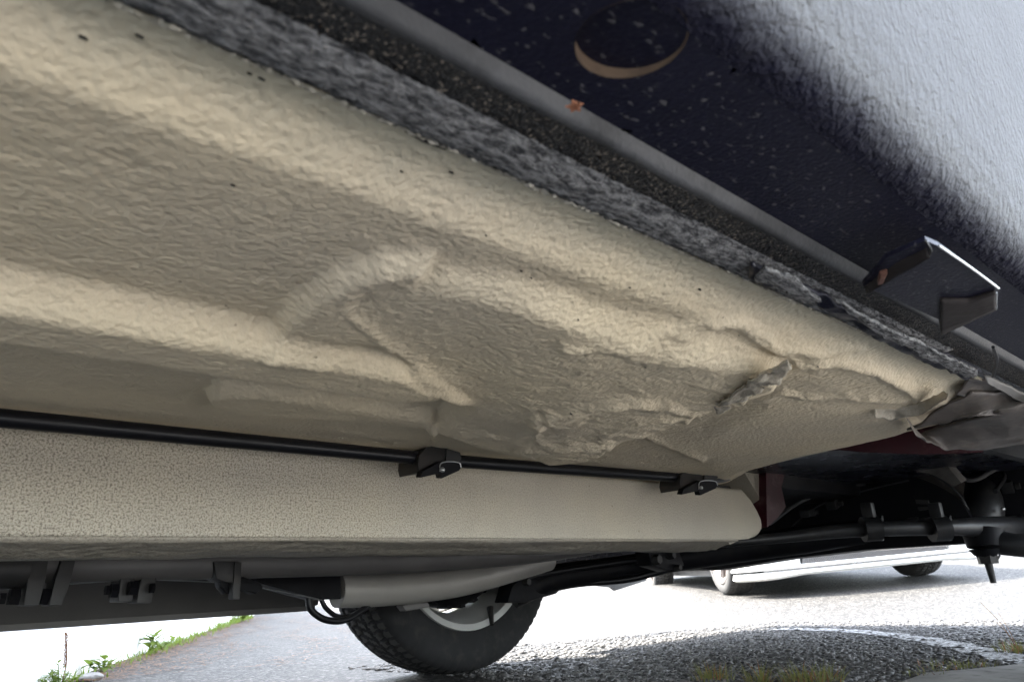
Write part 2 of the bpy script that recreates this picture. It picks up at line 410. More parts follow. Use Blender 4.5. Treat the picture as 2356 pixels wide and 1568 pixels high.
# long pressed ribs
baseH = np.interp(FY, [0.233, 0.250, 0.259, 0.283, 0.40, 0.4625, 0.4800, 0.5350, 0.585, 0.64, 1.1], [0.2000, 0.2003, 0.2000, 0.1870, 0.1860, 0.1850, 0.1615, 0.1600, 0.188, 0.199, 0.199])
def blur(a, n, ax):
    k = np.hanning(n+2)[1:-1]; k /= k.sum()
    return np.apply_along_axis(lambda r: np.convolve(np.pad(r, n//2, mode='edge'), k, 'valid')[:len(r)], ax, a)
baseH = blur(baseH, 7, 1)
plain = np.interp(FY, [0.233, 0.250, 0.259, 0.285, 0.33, 0.42, 0.64, 1.1], [0.2000, 0.2003, 0.2000, 0.1880, 0.1870, 0.1920, 0.199, 0.199]); plain = blur(plain, 9, 1)
w = sstep(0.36, 0.54, FX+0.08*(FY-0.5))                # the ribs fade out where the dented pocket starts
# big pocket
Bp = [(780, 682), (820, 635), (900, 597), (1000, 582), (1200, 618), (1400, 690), (1600, 742), (1740, 790), (1815, 830), (1790, 890), (1650, 935), (1480, 1005), (1330, 1050), (1230, 1058), (1090, 1035), (975, 990), (1070, 905), (1000, 850), (880, 770)]
sB = np.where(front, poly_sdf(px, py, Bp), -999)
w = np.maximum(w, sstep(-8, 26, sB)); H = baseH*(1-w)+plain*w
d_ll = seg_dist(px, py, [(780, 682), (880, 768), (1000, 842), (1110, 892), (985, 972)]); d_tp = seg_dist(px, py, [(780, 682), (820, 635), (900, 597), (1000, 582), (1200, 618), (1400, 690), (1600, 742), (1815, 830)])
soft = 20+44*sstep(-30, 40, d_ll-d_tp)*np.interp(px, [900, 1500, 1800], [1, 0.8, 0.4])
d_bl = seg_dist(px, py, [(1060, 915), (975, 990), (1090, 1035), (1230, 1058)]); soft = soft+30*sstep(25, -25, d_bl-np.minimum(d_ll, 999)*0-np.maximum(sB, 0))
hB = sstep(-4, soft, sB)
tiltB = np.clip((py-600)/420, 0, 0.92)
H = H-hB*(0.0100+(0.0150+0.0080*sstep(1040, 1260, px))*tiltB)*np.interp(px, [780, 1000, 1300, 1800], [1.0, 1.0, 1.05, 0.75])
rimB = np.exp(-((d_ll-14)/15.0)**2)*(sB > -4)*sstep(1130, 1000, px); H = H-0.0032*rimB*sstep(-4, 14, sB)        # rolled lip of the pressing
Cc = [(612, 752), (655, 690), (760, 612), (880, 574), (1000, 575), (950, 690), (930, 790), (840, 775), (740, 772)]
sC = np.where(front, poly_sdf(px, py, Cc), -999); H = H-0.0115*sstep(-12, 30, sC)*(1-hB)
qx_, qy_ = project(FX.ravel(), FY.ravel(), np.full(FX.size, CAMZ+0.195)); qx_ = qx_.reshape(FX.shape); qy_ = qy_.reshape(FX.shape)
# second small pressing near the rail
Dp = [(470, 905), (500, 880), (620, 885), (1000, 945), (1010, 985), (800, 965), (560, 948), (490, 930)]
sD = np.where(front, poly_sdf(qx_, qy_, Dp), -999); H = H-0.013*sstep(-5, 15, sD)
Ep = [(1500, 1010), (1620, 985), (1760, 905), (2060, 918), (2110, 960), (2060, 1000), (1800, 1060), (1640, 1080)]
sE = np.where(front, poly_sdf(qx_, qy_, Ep), -999); H = H-0.006*sstep(-14, 26, sE)
wx_ = 16*(fbm(px/55, py/40, 3, 61)-0.5); wy_ = 14*(fbm(px/50, py/38, 3, 67)-0.5)
def fold(pts, amp, wd, ramp=True):
    global H
    d = np.where(front, seg_dist(px+wx_, py+wy_, pts), 999)
    wob = 1+0.5*(fbm(px/40, py/40, 2, 5)-0.5)*2
    H = H-0.88*amp*wob*np.exp(-(d/(0.65*wd))**1.6)
fold([(1290, 745), (1380, 755), (1460, 762), (1520, 742), (1620, 738), (1700, 752), (1750, 790), (1815, 812)], 0.0040, 13)
fold([(1560, 752), (1700, 745), (1790, 795), (1880, 818), (1990, 826)], 0.0035, 10)
fold([(1330, 800), (1430, 775), (1520, 790), (1620, 778)], 0.003, 16)
fold([(1230, 925), (1300, 905), (1400, 875), (1490, 878), (1560, 905)], 0.0055, 17)
fold([(1225, 935), (1275, 905), (1360, 880), (1450, 872), (1540, 888), (1590, 915), (1570, 945), (1480, 970), (1380, 985), (1280, 990), (1225, 965), (1225, 935)], 0.0032, 13)
fold([(1060, 975), (1180, 968), (1240, 935), (1330, 925)], 0.0040, 12)
fold([(1190, 1000), (1300, 985), (1430, 985), (1520, 965), (1620, 925), (1700, 890)], 0.0060, 14)
fold([(1440, 1010), (1520, 990), (1600, 950)], 0.004, 10)
fold([(1380, 965), (1450, 930), (1540, 930), (1600, 945)], 0.003, 12)
fold([(1640, 940), (1700, 920), (1800, 908), (1950, 910), (2080, 918)], 0.006, 11)
fold([(1480, 1012), (1545, 1040), (1612, 1062)], 0.006, 13)
fold([(1830, 835), (1930, 838), (2020, 860), (2090, 895), (2110, 915)], 0.0060, 14)
fold([(1240, 905), (1262, 935)], -0.004, 9)
fold([(1520, 905), (1590, 930)], -0.003, 10)
fold([(1360, 760), (1470, 790)], -0.002, 10)
# crumpling of the sheet in the dented part
crumple = sstep(1040, 1300, px)*sstep(-10, 40, sB)*(0.45+0.55*sstep(740, 900, py))
H = H-crumple*(0.0040*(ridge(FX*15, FY*26, 31)-0.62)+0.0016*(ridge(FX*60, FY*90, 37)-0.6))
H = H-0.0016*(fbm(FX*9, FY*9, 3, 3)-0.5)                                # panel is never flat
orange = 0.75-ridge(FX*62+0.5*fbm(FX*30, FY*30, 2, 8), FY*50, 11)    # wavy underseal
H = H+0.0016*orange*np.clip(0.35+0.65*sstep(-0.03, 0.06, FY-0.26), 0, 1)*(1-0.6*sstep(0, 60, sE))*(1-0.45*hB)*(1-0.75*sstep(0.70, 0.62, FX)*0)*(1-0.7*(1-sstep(0.25, 0.275, FY)))
gran = sstep(-70, 10, sC)+hB*0.7
H = H-0.0014*(fbm(FX*240, FY*260, 2, 21)-0.5)*np.clip(gran, 0, 1)
edge = sstep(0.975, 1.0, U*np.ones_like(FX)); H = H+0.006*edge           # rolled front edge
top = np.stack([FX, FY, CAMZ+H], -1).reshape(-1, 3)
back = top.copy(); back[:, 2] += 0.004
f0 = grid_faces(nu, nv); fb = f0[:, ::-1]+nu*nv
idx = np.arange(nu*nv).reshape(nu, nv)
rim_idx = np.concatenate([idx[:, 0], idx[-1, 1:], idx[-2::-1, -1], idx[0, -2:0:-1]]); r2 = np.roll(rim_idx, -1)
side = np.stack([rim_idx, r2, r2+nu*nv, rim_idx+nu*nv], 1)
floor = from_np('floor_pan', np.vstack([top, back]), np.vstack([f0[:, ::-1], fb[:, ::-1], side]), m_floor, CAR)
floor['label'] = 'cream coated pressed floor sheet with a dented pocket'
def floor_at(x, y):
    k = int(np.argmin((px-x)**2+(py-y)**2)); return Vector((FX.ravel()[k], FY.ravel()[k], CAMZ+H.ravel()[k]))

# torn lip standing out of the dent
def strip(name, a, b, mat, th=(0, 0, 0.002), parent=CAR):
    bm = bmesh.new()
    va = [bm.verts.new(p) for p in a]; vb = [bm.verts.new(p) for p in b]
    for i in range(len(a)-1): bm.faces.new((va[i], va[i+1], vb[i+1], vb[i]))
    r = bmesh.ops.solidify(bm, geom=bm.faces[:], thickness=0.002)
    return from_bm(name, bm, mat, parent)
FLAP = [(1812, 832), (1745, 862), (1692, 900), (1640, 935)], [(1822, 840), (1792, 876), (1735, 902), (1650, 948)]

# rail with rounded front corner
def rail(name, y0, y1, mat, zt, zb, x0, x1, r=0.045):
    pts = [(x0, zt), (x1-0.07, zt)]
    for fx_, fz_ in ((-0.035, 0.80), (-0.012, 0.58), (0.0, 0.40), (0.0, 0.28), (-0.006, 0.19), (-0.020, 0.11), (-0.042, 0.045), (-0.075, 0.01)): pts.append((x1+fx_, zb+(zt-zb)*fz_))
    pts += [(x1-0.12, zb), (x0, zb)]
    bm = bmesh.new(); add_slab(bm, [(x, y0, z) for x, z in pts], (0, y1-y0, 0))
    long = [e for e in bm.edges if abs(e.verts[0].co.y-e.verts[1].co.y) < 1e-5]
    bmesh.ops.bevel(bm, geom=long, offset=0.008, segments=3, affect='EDGES', profile=0.5)
    return from_bm(name, bm, mat, CAR)
RY = 0.95; rb = CAMZ+0.082*RY
rl = rail('frame_rail', RY, RY+0.115, m_rail, FZ-0.003, rb, -0.6, 1.727)
rl['label'] = 'near cream box rail with speckled paint'
# grimy flange under the rail, slightly wavy
xs = np.linspace(-0.6, 1.61, 160); ys = np.linspace(RY+0.004, RY+0.118, 10)
XX, YY = np.meshgrid(xs, ys, indexing='ij')
ZZ = rb-0.003-0.012*np.clip((YY-RY-0.02)/0.06, 0, 1)-0.008*fbm(XX*9, YY*60, 3, 41)*np.clip((YY-RY)/0.03, 0, 1)-0.004*sstep(0.3, -0.2, XX)
tv = np.stack([XX, YY, ZZ], -1).reshape(-1, 3); bv = tv.copy(); bv[:, 2] = rb+0.002
fl = grid_faces(160, 10); n0 = 1600; id2 = np.arange(n0).reshape(160, 10)
rm = np.concatenate([id2[:, 0], id2[-1, 1:], id2[-2::-1, -1], id2[0, -2:0:-1]]); rn = np.roll(rm, -1)
from_np('rail_flange', np.vstack([tv, bv]), np.vstack([fl[:, ::-1], fl+n0, np.stack([rm, rn, rn+n0, rm+n0], 1)]), m_flange, rl)
# end plate and maroon closing panel behind the rail end
slab('rail_end_plate', [at(x, y, Y=0.968) for x, y in ((1712, 1085), (1765, 1060), (1775, 1195), (1752, 1215), (1680, 1252), (1672, 1243), (1755, 1190), (1745, 1140))], (0.004, 0.09, 0), m_flange, rl)
slab('closing_panel', [at(x, y, Y=0.945) for x, y in ((1762, 1062), (1775, 1050), (1832, 1045), (1806, 1088), (1798, 1120), (1808, 1165), (1790, 1190), (1765, 1212))], (0.02, 0.10, 0), m_maroon, CAR)
slab('splash_plate', [at(x, y, X=1.42) for x, y in ((1870, 1040), (1990, 1005), (2090, 980), (2200, 1010), (2260, 1040), (2130, 1045), (1990, 1040), (1930, 1035))], (0.05, 0, 0.02), m_maroon, CAR)

# ---- rest of the floor, far side of the tunnel, far sill
box('tunnel_floor', (0.3, 1.53, FZ+0.012), (3.2, 1.0, 0.012), m_sill, CAR)
sill = slab('far_sill', [(-1.2, 1.96, CAMZ-0.0215), (1.08, 1.96, CAMZ-0.0215), (1.10, 1.96, FZ), (-1.2, 1.96, FZ)], (0, 0.09, 0), m_sill, CAR, bevel=0.008)
box('sill_flange', (-0.07, 1.966, CAMZ-0.027), (2.28, 0.004, 0.014), m_pipe, sill)

# ---- near rocker: seam, underseal strip, hem, panel with drain hole, stoneguard side
SX0, SX1 = -0.35, 1.75
def loft(name, prof, mat, x0=SX0, x1=SX1, n=120, amp=0.0, fx=40, seed=1, parent=CAR, wob=0.0):
    xs = np.linspace(x0, x1, n); p = np.array(prof)
    # resample the profile
    s = np.concatenate([[0], np.cumsum(np.hypot(*np.diff(p, axis=0).T))]); m = max(6, int(s[-1]/0.004)); q = np.linspace(0, s[-1], m)
    yy = np.interp(q, s, p[:, 0]); zz = np.interp(q, s, p[:, 1])
    X = np.repeat(xs[:, None], m, 1); Yg = np.repeat(yy[None], n, 0).copy(); Zg = np.repeat(zz[None], n, 0).copy()
    if amp: Zg -= amp*(fbm(X*fx, Yg*fx*1.2, 3, seed)-0.3)
    if wob: Yg += wob*(fbm(X*25, Yg*0+3, 3, seed+5)-0.5)*np.linspace(1, 0, m)[None]
    return from_np(name, np.stack([X, Yg, CAMZ+Zg], -1).reshape(-1, 3), grid_faces(n, m), mat, parent)
loft('seam_sealer', [(0.2375, 0.2035), (0.236, 0.1985), (0.222, 0.1968), (0.207, 0.1995)], m_fuzz, n=900, amp=0.0026, fx=260, seed=4, wob=0.005, x1=0.80)
loft('sealer_crumbs', [(0.2390, 0.2005), (0.2375, 0.1985), (0.2350, 0.1980)], m_crumb, n=1100, amp=0.0036, fx=480, seed=14, wob=0.007, x1=0.80)
loft('underseal_strip', [(0.214, 0.2000), (0.190, 0.1995)], m_sparkle, n=700, amp=0.0016, fx=260, seed=9, x1=1.25)
m_hem = mat_simple('dusty_grey_hem', (0.085, 0.085, 0.09), 0.5, var=0.6, bump_s=0.5, scale=260, spec=0.3, dirt=(0.03, 0.03, 0.032))
loft('hem', [(0.191, 0.1995), (0.1882, 0.1983), (0.1862, 0.1979), (0.1842, 0.1993), (0.1805, 0.2045)], m_hem, x1=1.35)
# panel with a round hole
hc = at(1452, 95, Z=CAMZ+0.2048); hr = 0.0225
bm = bmesh.new()
x0, x1, y0, y1 = SX0, 1.35, 0.120, 0.181
ring = [bm.verts.new((hc.x+hr*math.cos(t), hc.y+hr*math.sin(t), CAMZ+0.2048)) for t in np.linspace(0, 2*math.pi, 48, endpoint=False)]
def on_rect(t):
    c, s = math.cos(t), math.sin(t); k = 1e9
    if c > 1e-9: k = min(k, (hc.x+0.05-hc.x)/c)
    if c < -1e-9: k = min(k, -0.05/c)
    if s > 1e-9: k = min(k, (y1-hc.y)/s)
    if s < -1e-9: k = min(k, (y0-hc.y)/s)
    return (hc.x+c*k, hc.y+s*k, CAMZ+0.2048)
outer = [bm.verts.new(on_rect(t)) for t in np.linspace(0, 2*math.pi, 48, endpoint=False)]
for i in range(48): bm.faces.new((ring[i], ring[(i+1) % 48], outer[(i+1) % 48], outer[i]))
for xa, xb in ((x0, hc.x-0.05), (hc.x+0.05, x1)):
    for k in range(12):
        a_, b_ = xa+(xb-xa)*k/12, xa+(xb-xa)*(k+1)/12
        bm.faces.new([bm.verts.new((x_, y_, CAMZ+0.2048)) for x_, y_ in ((a_, y0), (b_, y0), (b_, y1), (a_, y1))])
bmesh.ops.remove_doubles(bm, verts=bm.verts[:], dist=1e-5)
rp = from_bm('rocker_panel', bm, m_rocker, CAR)
rp['label'] = 'dark underside of the near sill with a round recess'
va = []; wallm = bmesh.new(); HA = math.radians(108)
def hole_top(t, r): return CAMZ+0.2048+0.0030*(1+r/hr*math.cos(t-HA))          # the cover sits askew in the hole
TT = np.linspace(0, 2*math.pi, 64, endpoint=False)
for k, rr in ((0, hr+0.0002), (1, hr-0.0006)):
    va.append([wallm.verts.new((hc.x+rr*math.cos(t), hc.y+rr*math.sin(t), CAMZ+0.2046 if k == 0 else hole_top(t, hr)+0.0002)) for t in TT])
for i in range(64): wallm.faces.new((va[0][i], va[0][(i+1) % 64], va[1][(i+1) % 64], va[1][i]))
from_bm('hole_rim', wallm, m_tanrim, rp)
bm = bmesh.new(); bm.faces.new([bm.verts.new((hc.x+(hr-0.0004)*math.cos(t), hc.y+(hr-0.0004)*math.sin(t), hole_top(t, hr))) for t in TT])
from_bm('hole_cover', bm, m_rocker, rp)
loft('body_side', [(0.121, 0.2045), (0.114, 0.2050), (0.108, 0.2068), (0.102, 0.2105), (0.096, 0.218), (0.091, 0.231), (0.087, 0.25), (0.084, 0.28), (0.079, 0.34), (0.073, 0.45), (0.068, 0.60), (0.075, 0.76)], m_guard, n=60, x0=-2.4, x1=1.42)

# torn ragged seam towards the front
def rag(name, top, bot, mat, X0=None, Z0=None, Z1=None, th=0.003, n=40, amp=0.006, seed=1, parent=CAR, m=8, fq=1.0):
    """crumpled strip of sheet metal between two outlines (photo positions) at two heights above the lens"""
    t = np.linspace(0, 1, n)
    def line(pts, z):
        pts = np.array(pts, float); s = np.concatenate([[0], np.cumsum(np.hypot(*np.diff(pts, axis=0).T))]); s /= s[-1]
        return np.array([at(np.interp(q, s, pts[:, 0]), np.interp(q, s, pts[:, 1]), Z=CAMZ+z)[:] for q in t])
    a_ = line(top, Z0); b_ = line(bot, Z1); v = np.linspace(0, 1, m)[None, :, None]
    P = a_[:, None]*(1-v)+b_[:, None]*v
    P[..., 2] -= amp*(ridge(P[..., 0]*28*fq, P[..., 1]*40*fq, seed)-0.5)
    P[..., 1] += 0.4*amp*(fbm(P[..., 0]*50, P[..., 1]*50, 2, seed+3)-0.5)
    B = P.copy(); B[..., 2] += th
    q = grid_faces(n, m); N0 = n*m; ii = np.arange(N0).reshape(n, m)
    e = np.concatenate([ii[:, 0], ii[-1, 1:], ii[-2::-1, -1], ii[0, -2:0:-1]]); e2 = np.roll(e, -1)
    return from_np(name, np.vstack([P.reshape(-1, 3), B.reshape(-1, 3)]), np.vstack([q[:, ::-1], q+N0, np.stack([e, e2, e2+N0, e+N0], 1)]), mat, parent)
rag('torn_flap', *FLAP, m_flange, Z0=0.166, Z1=0.170, amp=0.010, seed=83, n=50, m=8)
rag('torn_seam', [(1730, 598), (1850, 650), (2000, 740), (2150, 800), (2260, 850)], [(1722, 632), (1800, 668), (1890, 700), (2000, 765), (2130, 830), (2220, 868)], m_rocker, Z0=0.195, Z1=0.196, amp=0.008, seed=3, n=70)
rag('torn_seam', [(1760, 610), (1830, 640), (1890, 690)], [(1735, 640), (1800, 672), (1850, 690)], m_fuzz, Z0=0.190, Z1=0.193, amp=0.006, seed=13)
rag('torn_seam', [(1920, 690), (2060, 760), (2180, 820), (2250, 850)], [(1950, 715), (2040, 775), (2160, 835), (2240, 870)], m_fuzz, Z0=0.189, Z1=0.190, amp=0.007, seed=23, n=60)
rag('rust_flake', [(1808, 664), (1835, 672)], [(1806, 672), (1840, 684)], m_rust, Z0=0.190, Z1=0.190, amp=0.002, n=8, m=3)
# jacking bracket below the sill: plate with folded side walls
bz = CAMZ+0.183
outl = [(1985, 655), (2040, 592), (2130, 553), (2160, 566), (2296, 664), (2291, 712), (2165, 770), (2160, 735)]
br = slab('jacking_bracket', [at(x, y, Z=bz) for x, y in outl], (0, 0, 0.003), m_rocker, CAR)
p, q = at(2160, 565, Z=bz-0.001), at(2297, 663, Z=bz-0.001)
tube('edge_glint', [p, p.lerp(q, 0.5)+Vector((0, -0.0005, 0)), q], 0.0008, m_bright, br, seg=8)  # bright steel bars put in for the sky light on the edges
tube('edge_glint', [at(2292, 672, Z=bz-0.001), at(2291, 711, Z=bz-0.001)], 0.0008, m_bright, br, seg=8)
tube('edge_glint', [at(2130, 553, Z=bz-0.001), at(2142, 575, Z=bz-0.001), at(2138, 590, Z=bz-0.001)], 0.0007, m_darkmetal, br, seg=8)
rag('side_wall', [(1985, 652), (2050, 590), (2128, 556)], [(1995, 672), (2060, 640), (2138, 592)], m_rust, Z0=0.186, Z1=0.178, amp=0.002, n=20, parent=br)
rag('side_wall', [(2165, 690), (2230, 690), (2291, 672)], [(2165, 770), (2225, 745), (2290, 712)], m_rust, Z0=0.181, Z1=0.180, amp=0.002, n=20, parent=br)
br['label'] = 'dark folded bracket with its lit edges drawn as bright bars'
rag('rust_patch', [(2026, 632), (2042, 628)], [(2020, 655), (2032, 652)], m_rustlight, Z0=0.177, Z1=0.177, amp=0.002, n=6, m=3, parent=br)
# front end of the sill: crumpled flanges and hanging panels
rag('front_flange', [(2265, 862), (2356, 905), (2500, 980)], [(2270, 880), (2350, 925), (2480, 1010)], m_pipe, Z0=0.193, Z1=0.188, amp=0.003, seed=33)
rag('sill_end_panel', [(2225, 868), (2290, 880), (2420, 960)], [(2200, 905), (2300, 930), (2430, 970)], m_splash, Z0=0.200, Z1=0.190, amp=0.012, seed=43, n=60, m=14, fq=0.4)
rag('sill_end_panel', [(2235, 890), (2330, 900), (2480, 960)], [(2085, 985), (2250, 945), (2480, 940)], m_splash, Z0=0.196, Z1=0.178, amp=0.014, seed=53, n=70, m=14, fq=0.35)
rag('hanging_panel', [(2085, 962), (2110, 998), (2300, 935), (2480, 910)], [(2105, 1000), (2180, 1030), (2290, 1026), (2480, 985)], m_splash, Z0=0.180, Z1=0.160, amp=0.012, seed=63, n=80, m=14, fq=0.35)
rag('folded_lip', [(2010, 935), (2060, 935), (2110, 925), (2170, 898)], [(2012, 955), (2060, 962), (2120, 945), (2180, 905)], m_flange, Z0=0.188, Z1=0.178, amp=0.010, seed=73, n=40)
tube('crack_seam', [at(2285, 798, Z=CAMZ+0.194), at(2294, 830, Z=CAMZ+0.192), at(2284, 866, Z=CAMZ+0.192)], 0.0016, m_blackgloss, CAR, seg=8)

# ---- brake line with clips
bl_pts = [at(x, y, Y=0.872) for x, y in ((-140, 948), (300, 990), (700, 1028), (1000, 1056), (1300, 1079), (1570, 1098))]
bl_pts.insert(0, Vector((-0.58, bl_pts[0].y, bl_pts[0].z)))
bl_pts += [at(1650, 1101, Y=0.885), at(1685, 1091, Y=0.92), at(1712, 1076, Y=0.97)]
bl = tube('brake_line', bl_pts, 0.0098, m_blackgloss, CAR, seg=16)
def pipe_clip(x, y, s=1.0, mir=1):
    c = at(x, y, Y=0.868); k = depth(c)/F
    def q(dx, dy, dYv): return at(x+dx*s, y+dy*s, Y=0.868+dYv)
    bm = bmesh.new()
    add_slab(bm, [q(-48, -8, -0.012), q(-30, -28, -0.012), q(8, -34, -0.012), q(20, -22, -0.012), q(18, 14, -0.012), q(-8, 24, -0.012), q(-46, 30, -0.012), q(-50, 14, -0.012)], (0, 0.05, 0))
    body = from_bm('pipe_clip', bm, m_clip, bl)
    slab('clip_strap', [q(16, -24, -0.016), q(46, -16, -0.016), q(50, -4, -0.016), q(44, 8, -0.016), q(14, 6, -0.016)], (0, 0.034, 0), m_darkmetal, body)
    slab('clip_tab', [q(2, 6, -0.022), q(42, 8, -0.022), q(50, 16, -0.022), q(44, 26, -0.022), q(4, 44, -0.022), q(0, 32, -0.022), q(-44, 42, -0.022), q(-40, 28, -0.022)], (0, 0.012, 0.002), m_black, body)
    tube('clip_edge', [q(0, 28, -0.024), q(2, 10, -0.024), q(20, 5, -0.024), q(44, 8, -0.024), q(49, 18, -0.024)], 0.0009, m_bright, body, seg=8)
    bm = bmesh.new(); bmesh.ops.create_uvsphere(bm, u_segments=10, v_segments=6, radius=0.0038, matrix=Matrix.Translation(q(6, 24, -0.025)))
    from_bm('rivet', bm, m_bright, body)
pipe_clip(1012, 1056); pipe_clip(1608, 1100, 0.88)

# ---- exhaust pipes, clamps, hangers
def far(y): return y if y < 1.2 else 1.2+(y-1.2)*0.66
def pp(lst, Y): return [at(x, y, Y=far(Y)) for x, y in lst]
pipe = tube('exhaust_pipe', pp(((-200, 1304), (300, 1299), (780, 1292), (1000, 1284), (1240, 1266), (1480, 1232)), 1.52), [0.026, 0.026, 0.0275, 0.028, 0.030, 0.030], m_pipe, CAR, seg=28)
tube('pipe_sleeve', pp(((-200, 1308), (-40, 1308), (62, 1306)), 1.50), 0.031, m_darkmetal, pipe, seg=28)
tank = tube('silver_pipe', pp(((775, 1357), (860, 1356), (950, 1350), (1050, 1338), (1140, 1318), (1260, 1285)), 1.80), [0.0385, 0.0385, 0.0385, 0.038, 0.036, 0.034], m_tank, CAR, seg=32)
# stencilled digits on the pale pipe
fc = bpy.data.curves.new('stencil', 'FONT'); fc.body = '8918 0 I'; fc.size = 0.0125; fc.extrude = 0.0002; fc.align_x = 'LEFT'
to = bpy.data.objects.new('stencil_tmp', fc); COL.objects.link(to)
dg = bpy.context.evaluated_depsgraph_get(); dg.update(); me = bpy.data.meshes.new_from_object(to.evaluated_get(dg)); bpy.data.objects.remove(to)
me.name = 'stencil_print'; me.materials.clear(); st = link('stencil_print', me, m_print, tank, smooth=False)
sp = at(791, 1358, Y=far(1.80)-0.0355); st.location = sp
st.rotation_euler = (math.radians(84), 0, 0)
# hanger bracket at the pipe's start and its long dark arm
slab('pipe_bracket', pp(((733, 1320), (784, 1320), (785, 1377), (738, 1378), (700, 1368), (590, 1338), (590, 1330)), 1.74), (0, 0.07, 0), m_black, pipe, bevel=0.002)
def clamp(parent, cx, top, bot, w, lean, Y, mat=m_darkmetal, wid=0.05):
    slab('clamp_strap', [at(x, y, Y=far(Y)) for x, y in ((cx, top), (cx+w, top), (cx+w-lean*0.4, (top+bot)/2), (cx+w-lean, bot), (cx-lean, bot), (cx-lean*0.55, (top+bot)/2))], (0, wid, 0), mat, parent, bevel=0.0012)
clamp(pipe, 78, 1270, 1392, 36, 24, 1.46); clamp(pipe, 148, 1270, 1392, 30, 36, 1.46)
clamp(pipe, 278, 1328, 1383, 32, 6, 1.5); clamp(pipe, 326, 1328, 1386, 34, 12, 1.5)
for cx, cy, w_ in ((5, 1376, 14), (32, 1372, 24), (110, 1372, 34), (246, 1357, 8), (262, 1358, 16), (305, 1352, 18), (350, 1352, 8)):
    k = depth(at(cx, cy, Y=far(1.48)))/F
    tube('clamp_bolt', [at(cx-w_/2, cy, Y=far(1.485)), at(cx+w_/2, cy, Y=far(1.485))], k*(17 if cx > 200 else 20)*(0.7 if w_ < 15 else 1), m_black, pipe, seg=6)
slab('pipe_hanger', pp(((492, 1290), (552, 1290), (556, 1335), (540, 1340), (520, 1338), (498, 1330)), 1.47), (0, 0.05, 0), m_darkmetal, pipe, bevel=0.003)
slab('pipe_hanger', pp(((540, 1292), (556, 1292), (552, 1377), (536, 1377)), 1.465), (0, 0.02, 0), m_darkmetal, pipe, bevel=0.001)
slab('pipe_hanger', pp(((560, 1326), (600, 1340), (606, 1352), (588, 1366), (562, 1352), (525, 1366), (510, 1350), (505, 1330)), 1.50), (0, 0.03, 0), m_black, pipe, bevel=0.003)
tube('thin_cable', pp(((160, 1342), (280, 1334), (370, 1333), (530, 1341), (640, 1358), (740, 1379)), 1.70), 0.0014, m_bright, pipe, seg=8)
tube('rubber_hose', [at(710, 1374, Y=far(1.72)), at(716, 1402, Y=far(1.72)), at(748, 1424, Y=far(1.72)), at(790, 1426, Y=far(1.75)), at(830, 1405, Y=far(1.78)), at(870, 1372, Y=far(1.82))], 0.0075, m_blackgloss, pipe, seg=12)
tube('rubber_hose', [at(738, 1376, Y=far(1.74)), at(752, 1400, Y=far(1.74)), at(782, 1418, Y=far(1.76)), at(825, 1408, Y=far(1.79)), at(880, 1375, Y=far(1.84))], 0.0055, m_blackgloss, pipe, seg=12)
slab('pipe_fitting', pp(((925, 1392), (945, 1385), (985, 1384), (990, 1395), (962, 1400), (935, 1405)), 1.9), (0, 0.03, 0), m_pipe, pipe, bevel=0.003)

# ---- wheels
RT = 0.380
def tyre_mesh(width, R, Rin, blocks=64):
    na, nw = blocks*6, 33
    th = np.linspace(0, 2*np.pi, na, endpoint=False); w_ = np.linspace(-1, 1, nw)
    T, Wd = np.meshgrid(th, w_, indexing='ij')
    r = R-0.012*np.abs(Wd)**3-0.0
    gro = np.zeros_like(r)
    for c in (-0.62, -0.22, 0.22, 0.62): gro = np.maximum(gro, np.exp(-((Wd-c+0.03*np.sin(T*blocks))/0.045)**4))
    ph = (T*blocks/(2*np.pi)+0.35*np.sin(Wd*5)+0.5*(np.abs(Wd) > 0.62)) % 1.0
    gro = np.maximum(gro, (ph < 0.19)*1.0)
    r = r-0.0065*gro*(1-0.65*sstep(0.72, 0.98, np.abs(Wd)))
    y = Wd*width*0.44
    prof = [(width*0.485, R-0.026), (width*0.51, R-0.05), (width*0.50, R-0.075), (width*0.46, Rin+0.018), (width*0.42, Rin), (width*0.36, Rin-0.004)]
    def ringset(sgn):
        return [np.stack([p_[1]*np.cos(th), np.full(na, sgn*p_[0]), p_[1]*np.sin(th)], -1) for p_ in prof]
    rows = ringset(-1)[::-1]+[np.stack([r[:, j]*np.cos(th), y[:, j], r[:, j]*np.sin(th)], -1) for j in range(nw)]+ringset(1)
    V = np.stack(rows, 1); top_ = np.zeros((na, V.shape[1]-1), int); top_[:, len(prof):len(prof)+nw-1] = (gro[:, :-1] < 0.4) & (gro[:, 1:] < 0.4) & (np.abs(Wd[:, :-1]) < 0.95)
    return V.reshape(-1, 3), grid_faces(na, V.shape[1], True), top_.ravel()
